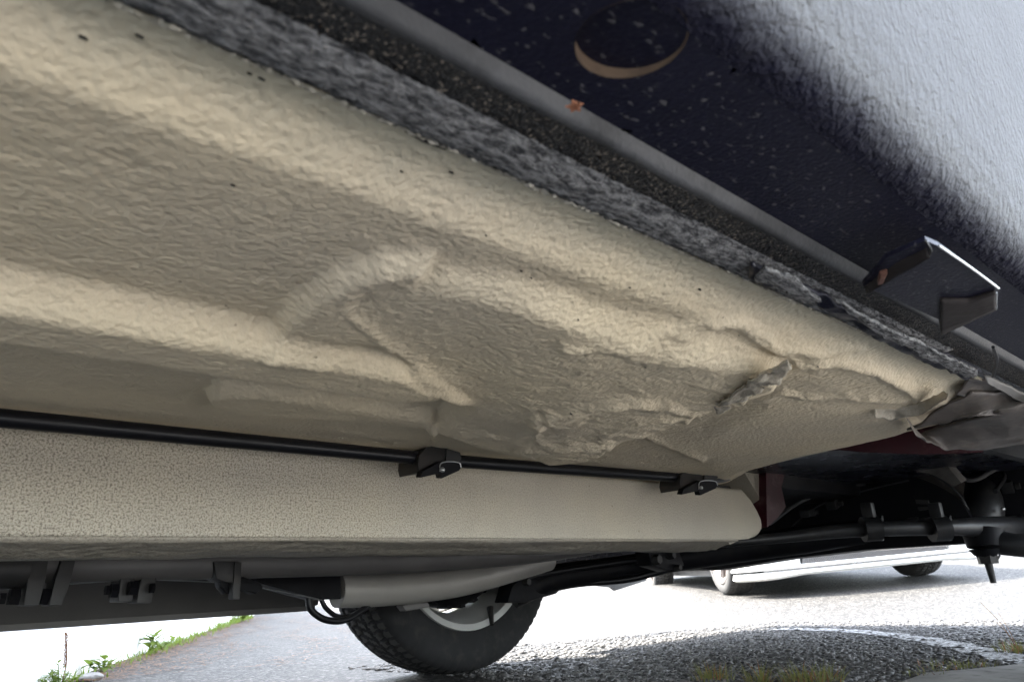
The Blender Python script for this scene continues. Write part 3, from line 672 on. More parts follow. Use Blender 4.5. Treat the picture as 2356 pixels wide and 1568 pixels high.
def wheel_parts(parent, name, loc, width=0.235, R=RT, Rin=0.252, flip=1, rz=0.0, rimmat=None, spokes=0, blocks=76, mats=m_rubber):
    """upright wheel, axle along local Y; flip=1 puts the inner (open) face towards -Y"""
    w_ = bpy.data.objects.new(name, None); COL.objects.link(w_); w_.parent = parent; w_.location = loc; w_.rotation_euler = (0, 0, rz); w_.empty_display_size = 0.05
    v, f, tp_ = tyre_mesh(width, R, Rin, blocks); ty = from_np('tyre', v, f, mats, w_); ty.data.materials.append(m_tread); ty.data.polygons.foreach_set('material_index', tp_.tolist()); ty.data.set_sharp_from_angle(angle=math.radians(38))
    s = flip; h = width/2
    bm_p = [(-s*h*0.93, Rin-0.012), (-s*h*0.97, Rin+0.006), (-s*h*0.90, Rin+0.008), (-s*h*0.84, Rin-0.004), (-s*h*0.70, Rin-0.012), (-s*h*0.2, Rin-0.045), (s*h*0.45, Rin-0.045), (s*h*0.7, Rin-0.012), (s*h*0.95, Rin+0.006), (s*h*0.97, Rin-0.008), (s*h*0.55, Rin-0.05)]
    rm_ = lathe('rim', bm_p, rimmat or m_rim, w_)
    y0_ = s*h*0.55
    if spokes:
        bm = bmesh.new()
        for k in range(spokes):
            t = 2*math.pi*k/spokes
            for dt in (-0.10, 0.10):
                a0 = Vector((0.05*math.cos(t+dt*2.2), y0_, 0.05*math.sin(t+dt*2.2))); a1 = Vector(((Rin-0.02)*math.cos(t+dt), y0_+s*0.01, (Rin-0.02)*math.sin(t+dt)))
                add_tube(bm, [a0, a1], [0.014, 0.018], seg=8, squash=0.7)
        from_bm('spokes', bm, rimmat or m_rim, w_)
    else:
        bm = bmesh.new(); n_ = 10
        for k in range(n_):                             # steel disc with ten slots
            t0, t1 = 2*math.pi*k/n_, 2*math.pi*(k+0.62)/n_
            pts = [((Rin-0.035)*math.cos(t), y0_, (Rin-0.035)*math.sin(t)) for t in np.linspace(t0, t1, 5)]+[(0.11*math.cos(t), y0_, 0.11*math.sin(t)) for t in np.linspace(t1, t0, 5)]
            add_slab(bm, pts, (0, -s*0.004, 0))
        from_bm('wheel_disc', bm, rimmat or m_rim, w_)
    lathe('hub', [(y0_-s*0.0, 0.0), (y0_, 0.115), (y0_-s*0.012, 0.115), (y0_-s*0.02, 0.06), (y0_+s*0.03, 0.03), (y0_+s*0.035, 0.0)], rimmat or m_rim, w_, seg=32)
    return w_
WX, WYI = 1.512, 1.83
fw = wheel_parts(CAR, 'wheel', (WX, WYI+0.11, RT-0.002), flip=1)
# brake, backing plate and valve-like adjuster on the inner side of the far wheel
lathe_o = lathe('brake_drum', [(-0.085, 0.0), (-0.085, 0.160), (-0.06, 0.182), (-0.03, 0.192), (0.035, 0.192), (0.035, 0.0)], m_black, fw, seg=48)
for k in range(22):
    t = 2*math.pi*k/22; box('drum_fin', (0.190*math.cos(t), -0.02, 0.190*math.sin(t)), (0.012, 0.05, 0.018), m_black, lathe_o, Matrix.Rotation(-t, 3, 'Y'))
v0 = at(1128, 1396, Y=WYI+0.01); v1 = at(1132, 1436, Y=WYI-0.012)
o = tube('adjuster_bolt', [v0, v1], [0.011, 0.006], m_clip, CAR, seg=8)
for (x_, y_, fl_) in ((1.85, 0.16, -1), (-1.75, WYI+0.11, 1), (-1.75, 0.16, -1)):
    wheel_parts(CAR, 'wheel', (x_, y_, RT-0.002), flip=fl_)

# ---- black front suspension: cross member, arms, tie rod, joints
def ptube(name, lst, mat=m_black, parent=CAR, seg=16, X=None, **k):
    """list of (x, y, lateral distance, half thickness in photo pixels)"""
    pts = [at(x, y, Y=far(yy)) if X is None else at(x, y, X=X) for x, y, yy, r in lst]; rr = [r*depth(p_)/F for p_, (_, _, _, r) in zip(pts, lst)]
    return tube(name, pts, rr, mat, parent, seg=seg, **k)
xm = ptube('cross_member', [(1180, 1375, 1.98, 24), (1270, 1330, 1.90, 30), (1400, 1310, 1.75, 28), (1560, 1285, 1.52, 27), (1700, 1262, 1.33, 30), (1850, 1240, 1.12, 32), (2000, 1222, 0.96, 26), (2200, 1200, 0.78, 28), (2460, 1180, 0.58, 34)])
ptube('brake_pipe', [(1190, 1345, 1.93, 7), (1240, 1322, 1.88, 8), (1400, 1296, 1.70, 8), (1500, 1284, 1.55, 8)], m_blackgloss, xm, seg=10)
ptube('support_bar', [(1215, 1362, 1.93, 7), (1330, 1343, 1.83, 7), (1450, 1331, 1.66, 8), (1560, 1301, 1.5, 9)], m_blackgloss, xm, seg=10)
slab('end_bracket', [at(x, y, Y=1.66) for x, y in ((1168, 1385), (1180, 1345), (1240, 1296), (1290, 1298), (1330, 1320), (1280, 1365), (1210, 1385))], (0, 0.06, 0), m_black, xm, bevel=0.004)
slab('end_bracket', [at(x, y, Y=1.36) for x, y in ((1490, 1262), (1560, 1258), (1575, 1300), (1540, 1312), (1500, 1300))], (0, 0.05, 0), m_black, xm, bevel=0.004)
for x, y, r_ in ((1212, 1338, 9), (1512, 1286, 13), (1545, 1276, 10), (1560, 1305, 8)):
    p = at(x, y, Y=1.35 if x > 1400 else 1.62); bm = bmesh.new()
    bmesh.ops.create_cone(bm, cap_ends=True, segments=6, radius1=r_*depth(p)/F, radius2=r_*depth(p)/F*0.8, depth=0.02, matrix=Matrix.Translation(p) @ Matrix.Rotation(math.pi/2, 4, 'X'))
    from_bm('bolt_head', bm, m_darkmetal, xm)
# upper arm: broad pressed arm sweeping up from the cross member
up = slab('suspension_arm', [at(x, y, X=2.36) for x, y in ((1560, 1300), (1690, 1258), (1765, 1212), (1830, 1150), (1920, 1110), (2050, 1090), (2140, 1092), (2200, 1130), (2240, 1200), (2240, 1248), (1990, 1264), (1800, 1286), (1640, 1312))], (0.12, 0, 0), m_black, CAR, bevel=0.004)
for lst in (((1770, 1200, 1.16, 4), (1840, 1145, 1.09, 4), (1920, 1105, 1.0, 4), (2060, 1083, 0.9, 4), (2140, 1090, 0.83, 4), (2200, 1130, 0.79, 4), (2228, 1172, 0.785, 4)),
            ((1800, 1230, 1.13, 3), (1880, 1165, 1.05, 3), (1990, 1128, 0.95, 3), (2090, 1105, 0.86, 3)),
            ((1720, 1262, 1.2, 5), (1800, 1246, 1.12, 5), (1900, 1238, 1.04, 5), (2000, 1232, 0.96, 5))):
    ptube('bead_highlight', [(a_, b_, c_, d_*0.6) for a_, b_, c_, d_ in lst], m_plastic, up, seg=8, X=2.345)  # lighter grey beads stand in for highlights along the black arm
# curved wheel-house liner behind
n_ = 24; bm = bmesh.new(); r1, r2_ = [], []
for k in range(n_):
    t = k/(n_-1); x = 1985+t*235; y = 1048+10*t+70*max(0, t-0.45)**1.6*2.2
    r1.append(bm.verts.new(at(x, y-8, X=2.33))); r2_.append(bm.verts.new(at(x-4, y+48-12*t, X=2.355)))
for i in range(n_-1): bm.faces.new((r1[i], r1[i+1], r2_[i+1], r2_[i]))
bmesh.ops.solidify(bm, geom=bm.faces[:], thickness=0.004)
from_bm('wheelhouse_liner', bm, m_splash, CAR)
# black sheet added behind everything so the engine bay stays dark
bay = slab('added_bay_backing', [(2.75, 0.25, 0.34), (2.75, 1.9, 0.30), (2.75, 1.9, 0.9), (2.75, 0.25, 0.9)], (0.03, 0, 0), m_black, CAR)
box('inner_fender', (1.62, 1.72, 0.72), (1.1, 0.02, 0.42), m_black, CAR)
box('inner_fender', (1.95, 0.42, 0.66), (0.9, 0.02, 0.44), m_black, CAR)
box('engine_block', (2.1, 1.2, 0.62), (0.55, 0.5, 0.36), m_black, CAR, bevel=0.03)
# brackets glinting inside
for lst in (((1815, 1070), (1855, 1085), (1850, 1100), (1812, 1092)), ((2105, 1148), (2135, 1150), (2138, 1160), (2108, 1158)), ((2110, 1166), (2138, 1164), (2136, 1171), (2114, 1174)), ((1862, 1086), (1898, 1078), (1900, 1090), (1868, 1098))):
    slab('bay_bracket', [at(x, y, X=2.2) for x, y in lst], (0.004, 0, 0), m_darkmetal, CAR)
ptube('coolant_pipe', [(1790, 1060, 1.15, 22), (1850, 1075, 1.12, 26), (1915, 1085, 1.1, 24)], m_blackgloss, CAR)
m_liner = mat_simple('lightened_liner', (0.20, 0.185, 0.165), 0.8, var=0.5, bump_s=0.5, dirt=(0.06, 0.055, 0.05))  # liner colour lightened to stand in for the faint light on it
for nm, lst, r_ in (('coil_spring', ((2180, 1030, .80), (2225, 1045, .76), (2190, 1058, .78), (2232, 1072, .74), (2200, 1086, .76), (2240, 1100, .72)), 7),
                    ('oil_line', ((1900, 1052, 1.0), (1990, 1040, .94), (2080, 1050, .86), (2160, 1042, .80), (2240, 1030, .74)), 5),
                    ('oil_line', ((1770, 1205, 1.12), (1850, 1150, 1.05), (1960, 1118, .96), (2080, 1104, .88), (2180, 1128, .80)), 4),
                    ('stabiliser_bar', ((1830, 1128, 1.1), (1950, 1085, .98), (2060, 1075, .9), (2150, 1092, .82), (2215, 1140, .76), (2232, 1190, .72)), 9),
                    ('brake_hose', ((2300, 1030, .62), (2272, 1060, .64), (2310, 1092, .6), (2290, 1130, .6)), 5)):
    ptube(nm, [(a_, b_, c_, r_) for a_, b_, c_ in lst], m_chassis if nm != 'oil_line' else m_plastic, CAR, seg=10)
for lst, X_ in ((((1985, 1042), (2110, 1050), (2180, 1072), (2212, 1110), (2196, 1118), (2150, 1092), (2080, 1078), (1990, 1080)), 2.20),):
    slab('wheelhouse_liner', [at(x, y, X=X_) for x, y in lst], (0.05, 0, 0.01), m_liner, CAR)
for (x, y, w_, h_, Y_) in ((2236, 1048, 26, 14, .70), (2262, 1078, 22, 20, .68), (2190, 1168, 22, 12, .74), (2318, 1120, 20, 26, .6), (2102, 1195, 16, 10, .82), (1858, 1180, 34, 16, 1.05), (1915, 1160, 22, 20, 1.0)):
    p = at(x, y, Y=Y_); k = depth(p)/F; box('bracket_lug', p, (w_*k, 0.03, h_*k), m_chassis, CAR, Matrix.Rotation(random.uniform(-.4, .4), 3, 'Y'), bevel=2.5*k)
    p.y -= 0.02; tube('lug_bolt', [p, p-Vector((0, 0.012, 0))], h_*k*0.28, m_darkmetal, CAR, seg=6)
# tie rod with two clamped sleeves, ball joint and stud
tr = ptube('tie_rod', [(1640, 1250, 1.05, 10), (1800, 1236, 0.93, 12), (1960, 1219, 0.82, 16), (2180, 1212, 0.68, 18), (2280, 1212, 0.63, 24), (2480, 1205, 0.52, 24)], m_chassis)
for cx in (2003, 2160):
    p0, p1 = at(cx-18, 1217, Y=0.80 if cx < 2100 else 0.70), at(cx+20, 1214, Y=0.77 if cx < 2100 else 0.67)
    cl = tube('sleeve_clamp', [p0, p1], 28*depth(p0)/F, m_chassis, tr, seg=18)
    p2 = at(cx+2, 1212, Y=0.78 if cx < 2100 else 0.68)
    k = depth(p2)/F
    box('clamp_ears', p2+Vector((0, 0, 38*k)), (20*k, 26*k, 34*k), m_chassis, cl, bevel=3*k)
    tube('clamp_bolt', [at(cx+26, 1197, Y=0.77 if cx < 2100 else 0.67), at(cx+27, 1186, Y=0.77 if cx < 2100 else 0.67)], [4*k, 1.5*k], m_bright, cl, seg=6)
    tube('clamp_bolt', [at(cx+24, 1240, Y=0.77 if cx < 2100 else 0.67), at(cx+28, 1240, Y=0.77 if cx < 2100 else 0.67)], 3*k, m_bright, cl, seg=6)
kn = ptube('steering_knuckle', [(2235, 1250, 0.70, 20), (2250, 1212, 0.68, 50), (2262, 1165, 0.66, 42), (2255, 1110, 0.68, 34), (2245, 1040, 0.70, 30)], m_chassis, seg=20)
ptube('damper', [(2185, 1020, 0.78, 38), (2225, 1075, 0.74, 34), (2250, 1130, 0.70, 30)], m_chassis, CAR, seg=20)
ptube('spring_seat', [(2215, 1082, 0.735, 40), (2245, 1092, 0.72, 40)], m_plastic, CAR, seg=20)
ptube('lower_arm', [(2250, 1235, 0.66, 30), (2330, 1252, 0.58, 26), (2480, 1262, 0.46, 26)], m_chassis, CAR, seg=16)
ptube('knuckle_arm', [(2280, 1060, 0.7, 22), (2340, 1090, 0.6, 26), (2480, 1150, 0.5, 30)], m_chassis, CAR, seg=16)
ptube('brake_hose', [(2170, 1060, 0.72, 5), (2230, 1105, 0.66, 5), (2300, 1075, 0.60, 5), (2380, 1060, 0.55, 5)], m_plastic, CAR, seg=8)
slab('bracket_plate', [at(x, y, Y=0.62) for x, y in ((2290, 1010), (2360, 1000), (2450, 1020), (2450, 1190), (2335, 1185), (2320, 1100))], (0.02, 0.02, 0), m_chassis, CAR, bevel=0.003)
slab('black_backing', [at(x, y, X=2.50) for x, y in ((2190, 1015), (2520, 980), (2520, 1262), (2330, 1255), (2215, 1248))], (0.03, 0, 0), m_black, CAR)  # black sheet added to close the bright gaps behind the steering parts
bj = ptube('ball_joint', [(2262, 1222, 0.64, 44), (2268, 1258, 0.64, 38), (2272, 1270, 0.64, 24)], m_black, CAR, seg=20)
ptube('castle_nut', [(2268, 1268, 0.64, 23), (2275, 1296, 0.64, 21)], m_darkmetal, bj, seg=6, sm=1)
ptube('stud', [(2273, 1292, 0.64, 9), (2286, 1340, 0.64, 6.5)], m_darkmetal, bj, seg=12)
ptube('split_pin', [(2296, 1262, 0.63, 2.5), (2300, 1276, 0.63, 2.5), (2296, 1284, 0.63, 2.5)], m_bright, bj, seg=6)
p = at(2308, 1170, Y=0.60); bm = bmesh.new(); bmesh.ops.create_uvsphere(bm, u_segments=12, v_segments=8, radius=0.006, matrix=Matrix.Translation(p) @ Matrix.Diagonal((1.6, 1, 0.9, 1))); from_bm('light_gap_bead', bm, m_bright, kn)  # bright steel bead put in for a small gap of light
# rubber flap hanging under the far end
slab('mud_flap', [at(x, y, Y=2.35) for x, y in ((1330, 1338), (1490, 1322), (1486, 1335), (1415, 1358), (1405, 1350), (1355, 1345))], (0.01, 0.02, 0), m_plastic, CAR)

# ---- upper body (closes the view from above and throws the shade)
prof = [(-2.75, 0.48), (-2.82, 0.85), (-1.9, 1.0), (-1.15, 1.36), (0.1, 1.40), (0.85, 1.02), (2.95, 0.92), (3.12, 0.62), (3.08, 0.48)]
bm = bmesh.new(); add_slab(bm, [(x, 0.115, z) for x, z in prof], (0, 1.96, 0))
bmesh.ops.bevel(bm, geom=[e for e in bm.edges], offset=0.04, segments=3, affect='EDGES')
bd = from_bm('body_shell', bm, m_car, CAR)
slab('side_window', [(x, 0.110, z) for x, z in ((-1.1, 1.03), (-0.95, 1.30), (0.1, 1.33), (0.7, 1.03))], (0, 0.003, 0), m_glass, CAR)
slab('side_window', [(x, 2.073, z) for x, z in ((-1.1, 1.03), (-0.95, 1.30), (0.1, 1.33), (0.7, 1.03))], (0, 0.003, 0), m_glass, CAR)
box('front_bumper', (3.2, 1.08, 0.40), (0.16, 2.0, 0.20), m_chrome, CAR, bevel=0.03)
box('rear_bumper', (-2.9, 1.08, 0.42), (0.16, 2.0, 0.20), m_chrome, CAR, bevel=0.03)
slab('far_fender', [(x, 2.08, z) for x, z in ((1.04, 0.22), (1.06, 0.50), (1.24, 0.76), (1.78, 0.76), (1.96, 0.50), (1.98, 0.30), (3.05, 0.34), (3.05, 0.92), (0.9, 0.95), (0.9, 0.22))], (0, 0.008, 0), m_car, CAR)
slab('far_door', [(x, 2.08, z) for x, z in ((-1.0, 0.215), (0.895, 0.215), (0.895, 0.95), (-1.0, 0.95))], (0, 0.008, 0), m_car, CAR)
slab('rear_quarter', [(x, 2.08, z) for x, z in ((-1.005, 0.23), (-1.005, 0.95), (-2.7, 0.9), (-2.7, 0.34), (-2.22, 0.3), (-2.18, 0.55), (-2.0, 0.76), (-1.5, 0.76), (-1.3, 0.55), (-1.28, 0.23))], (0, 0.008, 0), m_car, CAR)

# ------------------------------------------------------------------ white car across the street
c1 = at(1690, 1366, D=6.0); c2 = at(2120, 1322, D=6.1)
tv2 = (c2-c1); yaw = math.atan2(tv2.y, tv2.x); roll = -math.asin(tv2.z/tv2.length)
mid = (c1+c2)/2
WC = empty('white_car', 'white car with mesh lower grille parked across the street, nose towards us', 'car', mid, (0, roll, yaw))
HW = tv2.length/2+0.10                                   # half width; local X across, +Y to the rear, Z up
def wl_wheel(x, y, n): return wheel_parts(WC, 'wheel', (x, y, 0.318), width=0.225, R=0.32, Rin=0.225, rz=math.pi/2, flip=n, rimmat=m_dim_rim, spokes=5, blocks=52, mats=m_dusty)
wl_wheel(-tv2.length/2+0.02, 0, 1); wl_wheel(tv2.length/2-0.02, 0, -1)
wl_wheel(-tv2.length/2+0.02, 2.7, 1); wl_wheel(tv2.length/2-0.02, 2.7, -1)
def plan(t):                                             # nose outline seen from above, t from -1 to 1
    x = HW*math.copysign(min(1, abs(t)*1.0), t) if abs(t) < 0.8 else math.copysign(HW*(0.8+0.2*math.sin((abs(t)-0.8)/0.2*math.pi/2)), t)
    y = -0.90+0.10*(abs(t)/0.8)**2*0.9 if abs(t) < 0.8 else -0.81+0.44*(1-math.cos((abs(t)-0.8)/0.2*math.pi/2))
    return x, y
def nose(name, prof, mat, t0=-1, t1=1, n=60, parent=WC):
    """prof: (outset, z) going up; swept round the nose outline"""
    vs = []
    for i in range(n):
        t = t0+(t1-t0)*i/(n-1); x, y = plan(t); x2, y2 = plan(min(1, t+0.01)); x1_, y1_ = plan(max(-1, t-0.01))
        d = Vector((x2-x1_, y2-y1_, 0)).normalized(); o = Vector((d.y, -d.x, 0))
        vs += [(x+o.x*a_, y+o.y*a_, (z if not callable(z) else z(t))) for a_, z in prof]
    f = grid_faces(n, len(prof), closed_v=True)
    o_ = from_np(name, vs, f, mat, parent); o_.data.set_sharp_from_angle(angle=math.radians(30)); return o_
low = lambda t: 0.118-0.018*sstep(0.55, 0.9, abs(t))
nose('bumper_skirt', [(-0.05, low), (-0.01, lambda t: low(t)-0.004), (0.012, lambda t: low(t)+0.012), (0.0, 0.150), (-0.05, 0.152)], m_whitecar)
nose('silver_trim', [(-0.03, 0.153), (0.004, 0.153), (0.006, 0.162), (-0.03, 0.162)], m_chrome, -0.86, 0.86)
nose('lower_lip', [(-0.05, 0.163), (0.014, 0.164), (0.02, 0.176), (0.010, 0.187), (-0.05, 0.188)], m_whitecar)
for s in (-1, 1):
    nose('bumper_corner', [(-0.05, 0.189), (0.010, 0.189), (0.03, 0.45), (0.03, 0.62), (-0.05, 0.62)], m_whitecar, *(sorted((s*0.62, s*1.0))), n=30)
nose('bumper_bar', [(-0.05, 0.46), (0.03, 0.46), (0.035, 0.56), (0.02, 0.66), (-0.05, 0.66)], m_whitecar, -0.61, 0.61)
nose('grille_back', [(-0.06, 0.185), (-0.05, 0.185), (-0.05, 0.46), (-0.06, 0.46)], m_plastic, -0.62, 0.62)
bm = bmesh.new()
for k in range(-46, 47):                                 # diamond mesh of the lower grille
    for sgn in (-1, 1):
        pts = []
        for j in range(4):
            t = (k/46*0.60)+sgn*(j/3-0.5)*0.11
            if abs(t) > 0.61: break
            x, y = plan(t); pts.append(Vector((x, y-0.004+0.002*sgn, 0.188+0.27*j/3)))
        if len(pts) == 4: add_tube(bm, [pts[0], pts[3]], 0.0055, seg=4, cap=False)
from_bm('grille_mesh', bm, m_pipe, WC)
slab('under_tray', [(-HW+0.12, -0.55, 0.125), (HW-0.12, -0.55, 0.125), (HW-0.25, 3.6, 0.19), (-HW+0.25, 3.6, 0.19)], (0, 0, 0.05), m_plastic, WC)
hood = [(-0.80, 0.64), (-0.72, 0.80), (0.35, 1.02), (1.2, 1.44), (2.6, 1.46), (3.4, 1.12), (3.75, 1.05), (3.8, 0.45), (3.5, 0.3), (3.1, 0.30), (3.05, 0.52), (2.9, 0.66), (2.5, 0.66), (2.35, 0.52), (2.30, 0.24), (0.42, 0.24), (0.37, 0.50), (0.2, 0.66), (-0.2, 0.66), (-0.37, 0.50), (-0.42, 0.30), (-0.5, 0.30)]
bm = bmesh.new(); add_slab(bm, [(-HW+0.02, y, z) for y, z in hood], (2*HW-0.04, 0, 0))
from_bm('body', bm, m_whitecar, WC, smooth=False)
slab('side_window', [(-HW+0.016, y, z) for y, z in ((0.5, 1.05), (1.25, 1.38), (2.55, 1.40), (3.2, 1.12))], (2*HW-0.032, 0, 0), m_glass, WC)
slab('windscreen', [(-HW+0.12, 0.34, 1.03), (HW-0.12, 0.34, 1.03), (HW-0.2, 1.17, 1.445), (-HW+0.2, 1.17, 1.445)], (0, -0.006, 0.006), m_glass, WC)
for s in (-1, 1):
    slab('headlight', [(s*(HW-0.05), -0.40, 0.68), (s*(HW-0.55), -0.80, 0.67), (s*(HW-0.55), -0.79, 0.77), (s*(HW-0.06), -0.38, 0.82)], (0, -0.02, 0), m_bright, WC)

# ------------------------------------------------------------------ plants
def blade(V, Fc, base, h, ang, lean, w, seg=4, curl=1.0):
    d = Vector((math.cos(ang), math.sin(ang), 0)); s = Vector((-d.y, d.x, 0)); n0_ = len(V)
    for i in range(seg+1):
        t = i/seg; p = base+d*(lean*h*t**(1+curl*0.6))+Vector((0, 0, h*(t-0.25*lean*t*t)))
        ww = w*(1-t**1.6)+w*0.05
        V.append(p-s*ww/2); V.append(p+s*ww/2+Vector((0, 0, ww*0.15)))
    for i in range(seg):
        k = n0_+2*i; Fc.append((k, k+1, k+3, k+2))
def grass_tuft(x, y, n, h, spread, label, group, mat=m_grass, z=0.0, wid=0.0022):
    V, Fc = [], []
    for i in range(n):
        a = random.uniform(0, 6.28); r = spread*math.sqrt(random.random())
        b = Vector((r*math.cos(a), r*math.sin(a), -0.003))
        blade(V, Fc, b, h*random.uniform(0.35, 1.0), a+random.uniform(-1, 1), random.uniform(0.15, 1.1), wid*random.uniform(0.6, 1.4))
    o = from_np('grass_tuft', V, Fc, mat); o.location = (x, y, gz(x, y)+z)
    if random.random() < 0.0: pass
    me2 = o.data; me2.materials.append(m_straw)
    for i, p_ in enumerate(me2.polygons):
        if (i//4) % 6 == 0: p_.material_index = 1
    return tag(o, label, 'grass', group)
G1 = 'grass tufts by the gravel edge'
def tuft_at(px_, py_, *a): p = on_ground(px_, py_); return grass_tuft(p.x, p.y, *a)
tuft_at(1640, 1566, 120, 0.055, 0.05, 'low dark grass tuft in the gravel, leftmost of the tufts', G1)
tuft_at(1745, 1570, 90, 0.060, 0.03, 'narrow grass tuft in the dark gravel between two wider tufts', G1)
tuft_at(1870, 1572, 220, 0.058, 0.07, 'widest grass tuft in the dark gravel with long pale blades', G1)
tuft_at(2200, 1535, 130, 0.030, 0.085, 'low mossy grass patch along the kerb slab', G1)
tuft_at(2130, 1552, 60, 0.025, 0.05, 'small sparse grass patch at the corner of the kerb slab', G1)
t1 = tuft_at(2345, 1500, 170, 0.045, 0.055, 'bright green grass clump at the end of the white line with tall thin stalks', G1)
for k, (h, an, le) in enumerate(((0.13, 2.4, 0.55), (0.10, 2.0, 0.25), (0.085, 2.9, 0.9))):
    V, Fc = [], []; 
    p0 = Vector((0, 0, 0)); d = Vector((math.cos(an), math.sin(an), 0))
    tube('stalk', [p0, d*h*le*0.4+Vector((0, 0, h*0.55)), d*h*le+Vector((0, 0, h))], [0.0009, 0.0007, 0.0004], m_straw, t1, seg=5)

def weed(x, y, label, leaves, h, size, stalk=0.0, bush=0.0):
    V, Fc = [], []; root = empty('weed', label, 'weed', (x, y, gz(x, y)), group='weeds along the foot of the white wall')
    stems = bmesh.new()
    for i in range(max(3, leaves//5)):
        a = random.uniform(0, 6.28); r = bush*random.random(); d = Vector((math.cos(a), math.sin(a), 0)); b0 = d*r*0.3
        hh = h*random.uniform(0.5, 1.0); tip = b0+d*(r+hh*random.uniform(0.05, 0.4))+Vector((0, 0, hh)); mid_ = b0.lerp(tip, 0.5)+Vector((0, 0, hh*0.12))
        add_tube(stems, [b0, mid_, tip], [0.0016, 0.0012, 0.0007], seg=5, sm=3)
        for k in range(6):
            t = random.uniform(0.15, 1.0); p = (b0.lerp(mid_, t*2) if t < 0.5 else mid_.lerp(tip, t*2-1))
            la = random.uniform(0, 6.28); ld = Vector((math.cos(la), math.sin(la), random.uniform(-0.1, 0.9))).normalized(); ls = ld.cross(Vector((0, 0, 1))).normalized()
            n3 = ls.cross(ld); L_ = size*random.uniform(0.6, 1.3); w_ = L_*random.uniform(0.16, 0.26); k0_ = len(V)
            V.extend([p, p+ld*L_*0.35+ls*w_+n3*w_*0.3, p+ld*L_*0.4, p+ld*L_*0.35-ls*w_+n3*w_*0.3, p+ld*L_*0.75+ls*w_*0.7-n3*L_*0.04, p+ld*L_*0.75-n3*L_*0.08, p+ld*L_*0.75-ls*w_*0.7-n3*L_*0.04, p+ld*L_-n3*L_*0.2])
            Fc.extend([(k0_, k0_+1, k0_+2), (k0_, k0_+2, k0_+3), (k0_+1, k0_+4, k0_+5, k0_+2), (k0_+2, k0_+5, k0_+6, k0_+3), (k0_+4, k0_+7, k0_+5), (k0_+5, k0_+7, k0_+6)])
    from_np('leaves', V, Fc, m_leaf, root); from_bm('stems', stems, m_leaf, root)
    if stalk:
        tube('stalk', [Vector((0, 0, 0)), Vector((0.008, 0.005, stalk*0.5)), Vector((-0.005, 0.02, stalk))], [0.0022, 0.0018, 0.0010], m_straw, root, seg=6)
        bm = bmesh.new()
        for k in range(34):
            z = stalk*(0.35+0.65*k/34); a = k*2.4
            bmesh.ops.create_icosphere(bm, subdivisions=1, radius=0.0030, matrix=Matrix.Translation((0.003*math.cos(a)+0.006*(1-z/stalk), 0.003*math.sin(a)+0.02*(z/stalk)**2, z)) @ Matrix.Diagonal((0.8, 0.8, 1.4, 1)))
        from_bm('seed_head', bm, m_straw, root)
    return root
def wall_pt(px_, py_, off=0.06):
    p = on_ground(px_, py_)
    t = (p-W0).dot(wd); q = W0+wd*t; return q-wnrm*off
for (px_, py_, lab, lv, h, br_, stk, bu) in (
    (445, 1498, 'tall broad-leaved weed at the wall foot, upright with two long leaves', 20, 0.13, 0.075, 0, 0.02),
    (415, 1535, 'low bright green weed rosette at the wall foot', 34, 0.055, 0.05, 0, 0.05),
    (510, 1485, 'low leaning weed at the wall foot beside the upright leafy one', 26, 0.06, 0.055, 0, 0.09),
    (302, 1568, 'weed at the wall foot with a tall thin seed stalk', 50, 0.05, 0.03, 0.17, 0.10),
    (345, 1566, 'bushy weed at the wall foot beside the tall seed stalk', 40, 0.085, 0.025, 0, 0.04),
    (628, 1424, 'furthest weed clump at the wall foot, under the end of the grey sill', 90, 0.20, 0.12, 0, 0.3)):
    p = wall_pt(px_, py_); weed(p.x, p.y, lab, lv, h, br_, stk, bu)

V, Fc = [], []
for i in range(1500):
    t = random.uniform(-0.6, 9.0); off = abs(random.gauss(0.01, 0.05)); cl = float(vnoise(np.array([t*2.7]), np.array([0.5]), 5)[0])
    if cl < 0.35 and random.random() < 0.8: continue
    p = W0+wd*t-wnrm*(0.01+off)
    blade(V, Fc, Vector((p.x, p.y, gz(p.x, p.y)-0.003)), random.uniform(0.015, 0.055)*(0.6+cl)*(1+0.12*max(t, 0)), random.uniform(0, 6.28), random.uniform(0.2, 1.4), random.uniform(0.003, 0.008)*(1+0.15*max(t, 0)), 3)
stuff(tag(from_np('grass', V, Fc, m_leaf), 'thin fringe of low weeds and grass along the foot of the white wall', 'grass'))
# rubble at the wall foot
for i, (px_, py_, r, lab) in enumerate(((270, 1561, 0.022, 'small brownish stone at the wall foot beside the seed stalk'), (215, 1564, 0.026, 'flat pale stone at the wall foot, larger of the two'))):
    p = wall_pt(px_, py_, 0.10); bm = bmesh.new(); bmesh.ops.create_icosphere(bm, subdivisions=3, radius=1)
    for v in bm.verts:
        f_ = 1+0.5*(float(fbm(np.array([v.co.x*1.7+i*5]), np.array([v.co.y*1.7+v.co.z]), 2, i)[0])-0.5); v.co = Vector((v.co.x*r*1.6*f_, v.co.y*r*f_, v.co.z*r*0.6*f_))
    o = from_bm('stone', bm, m_rock); o.location = (p.x, p.y, 0.01); tag(o, lab, 'stone', 'stones at the wall foot')

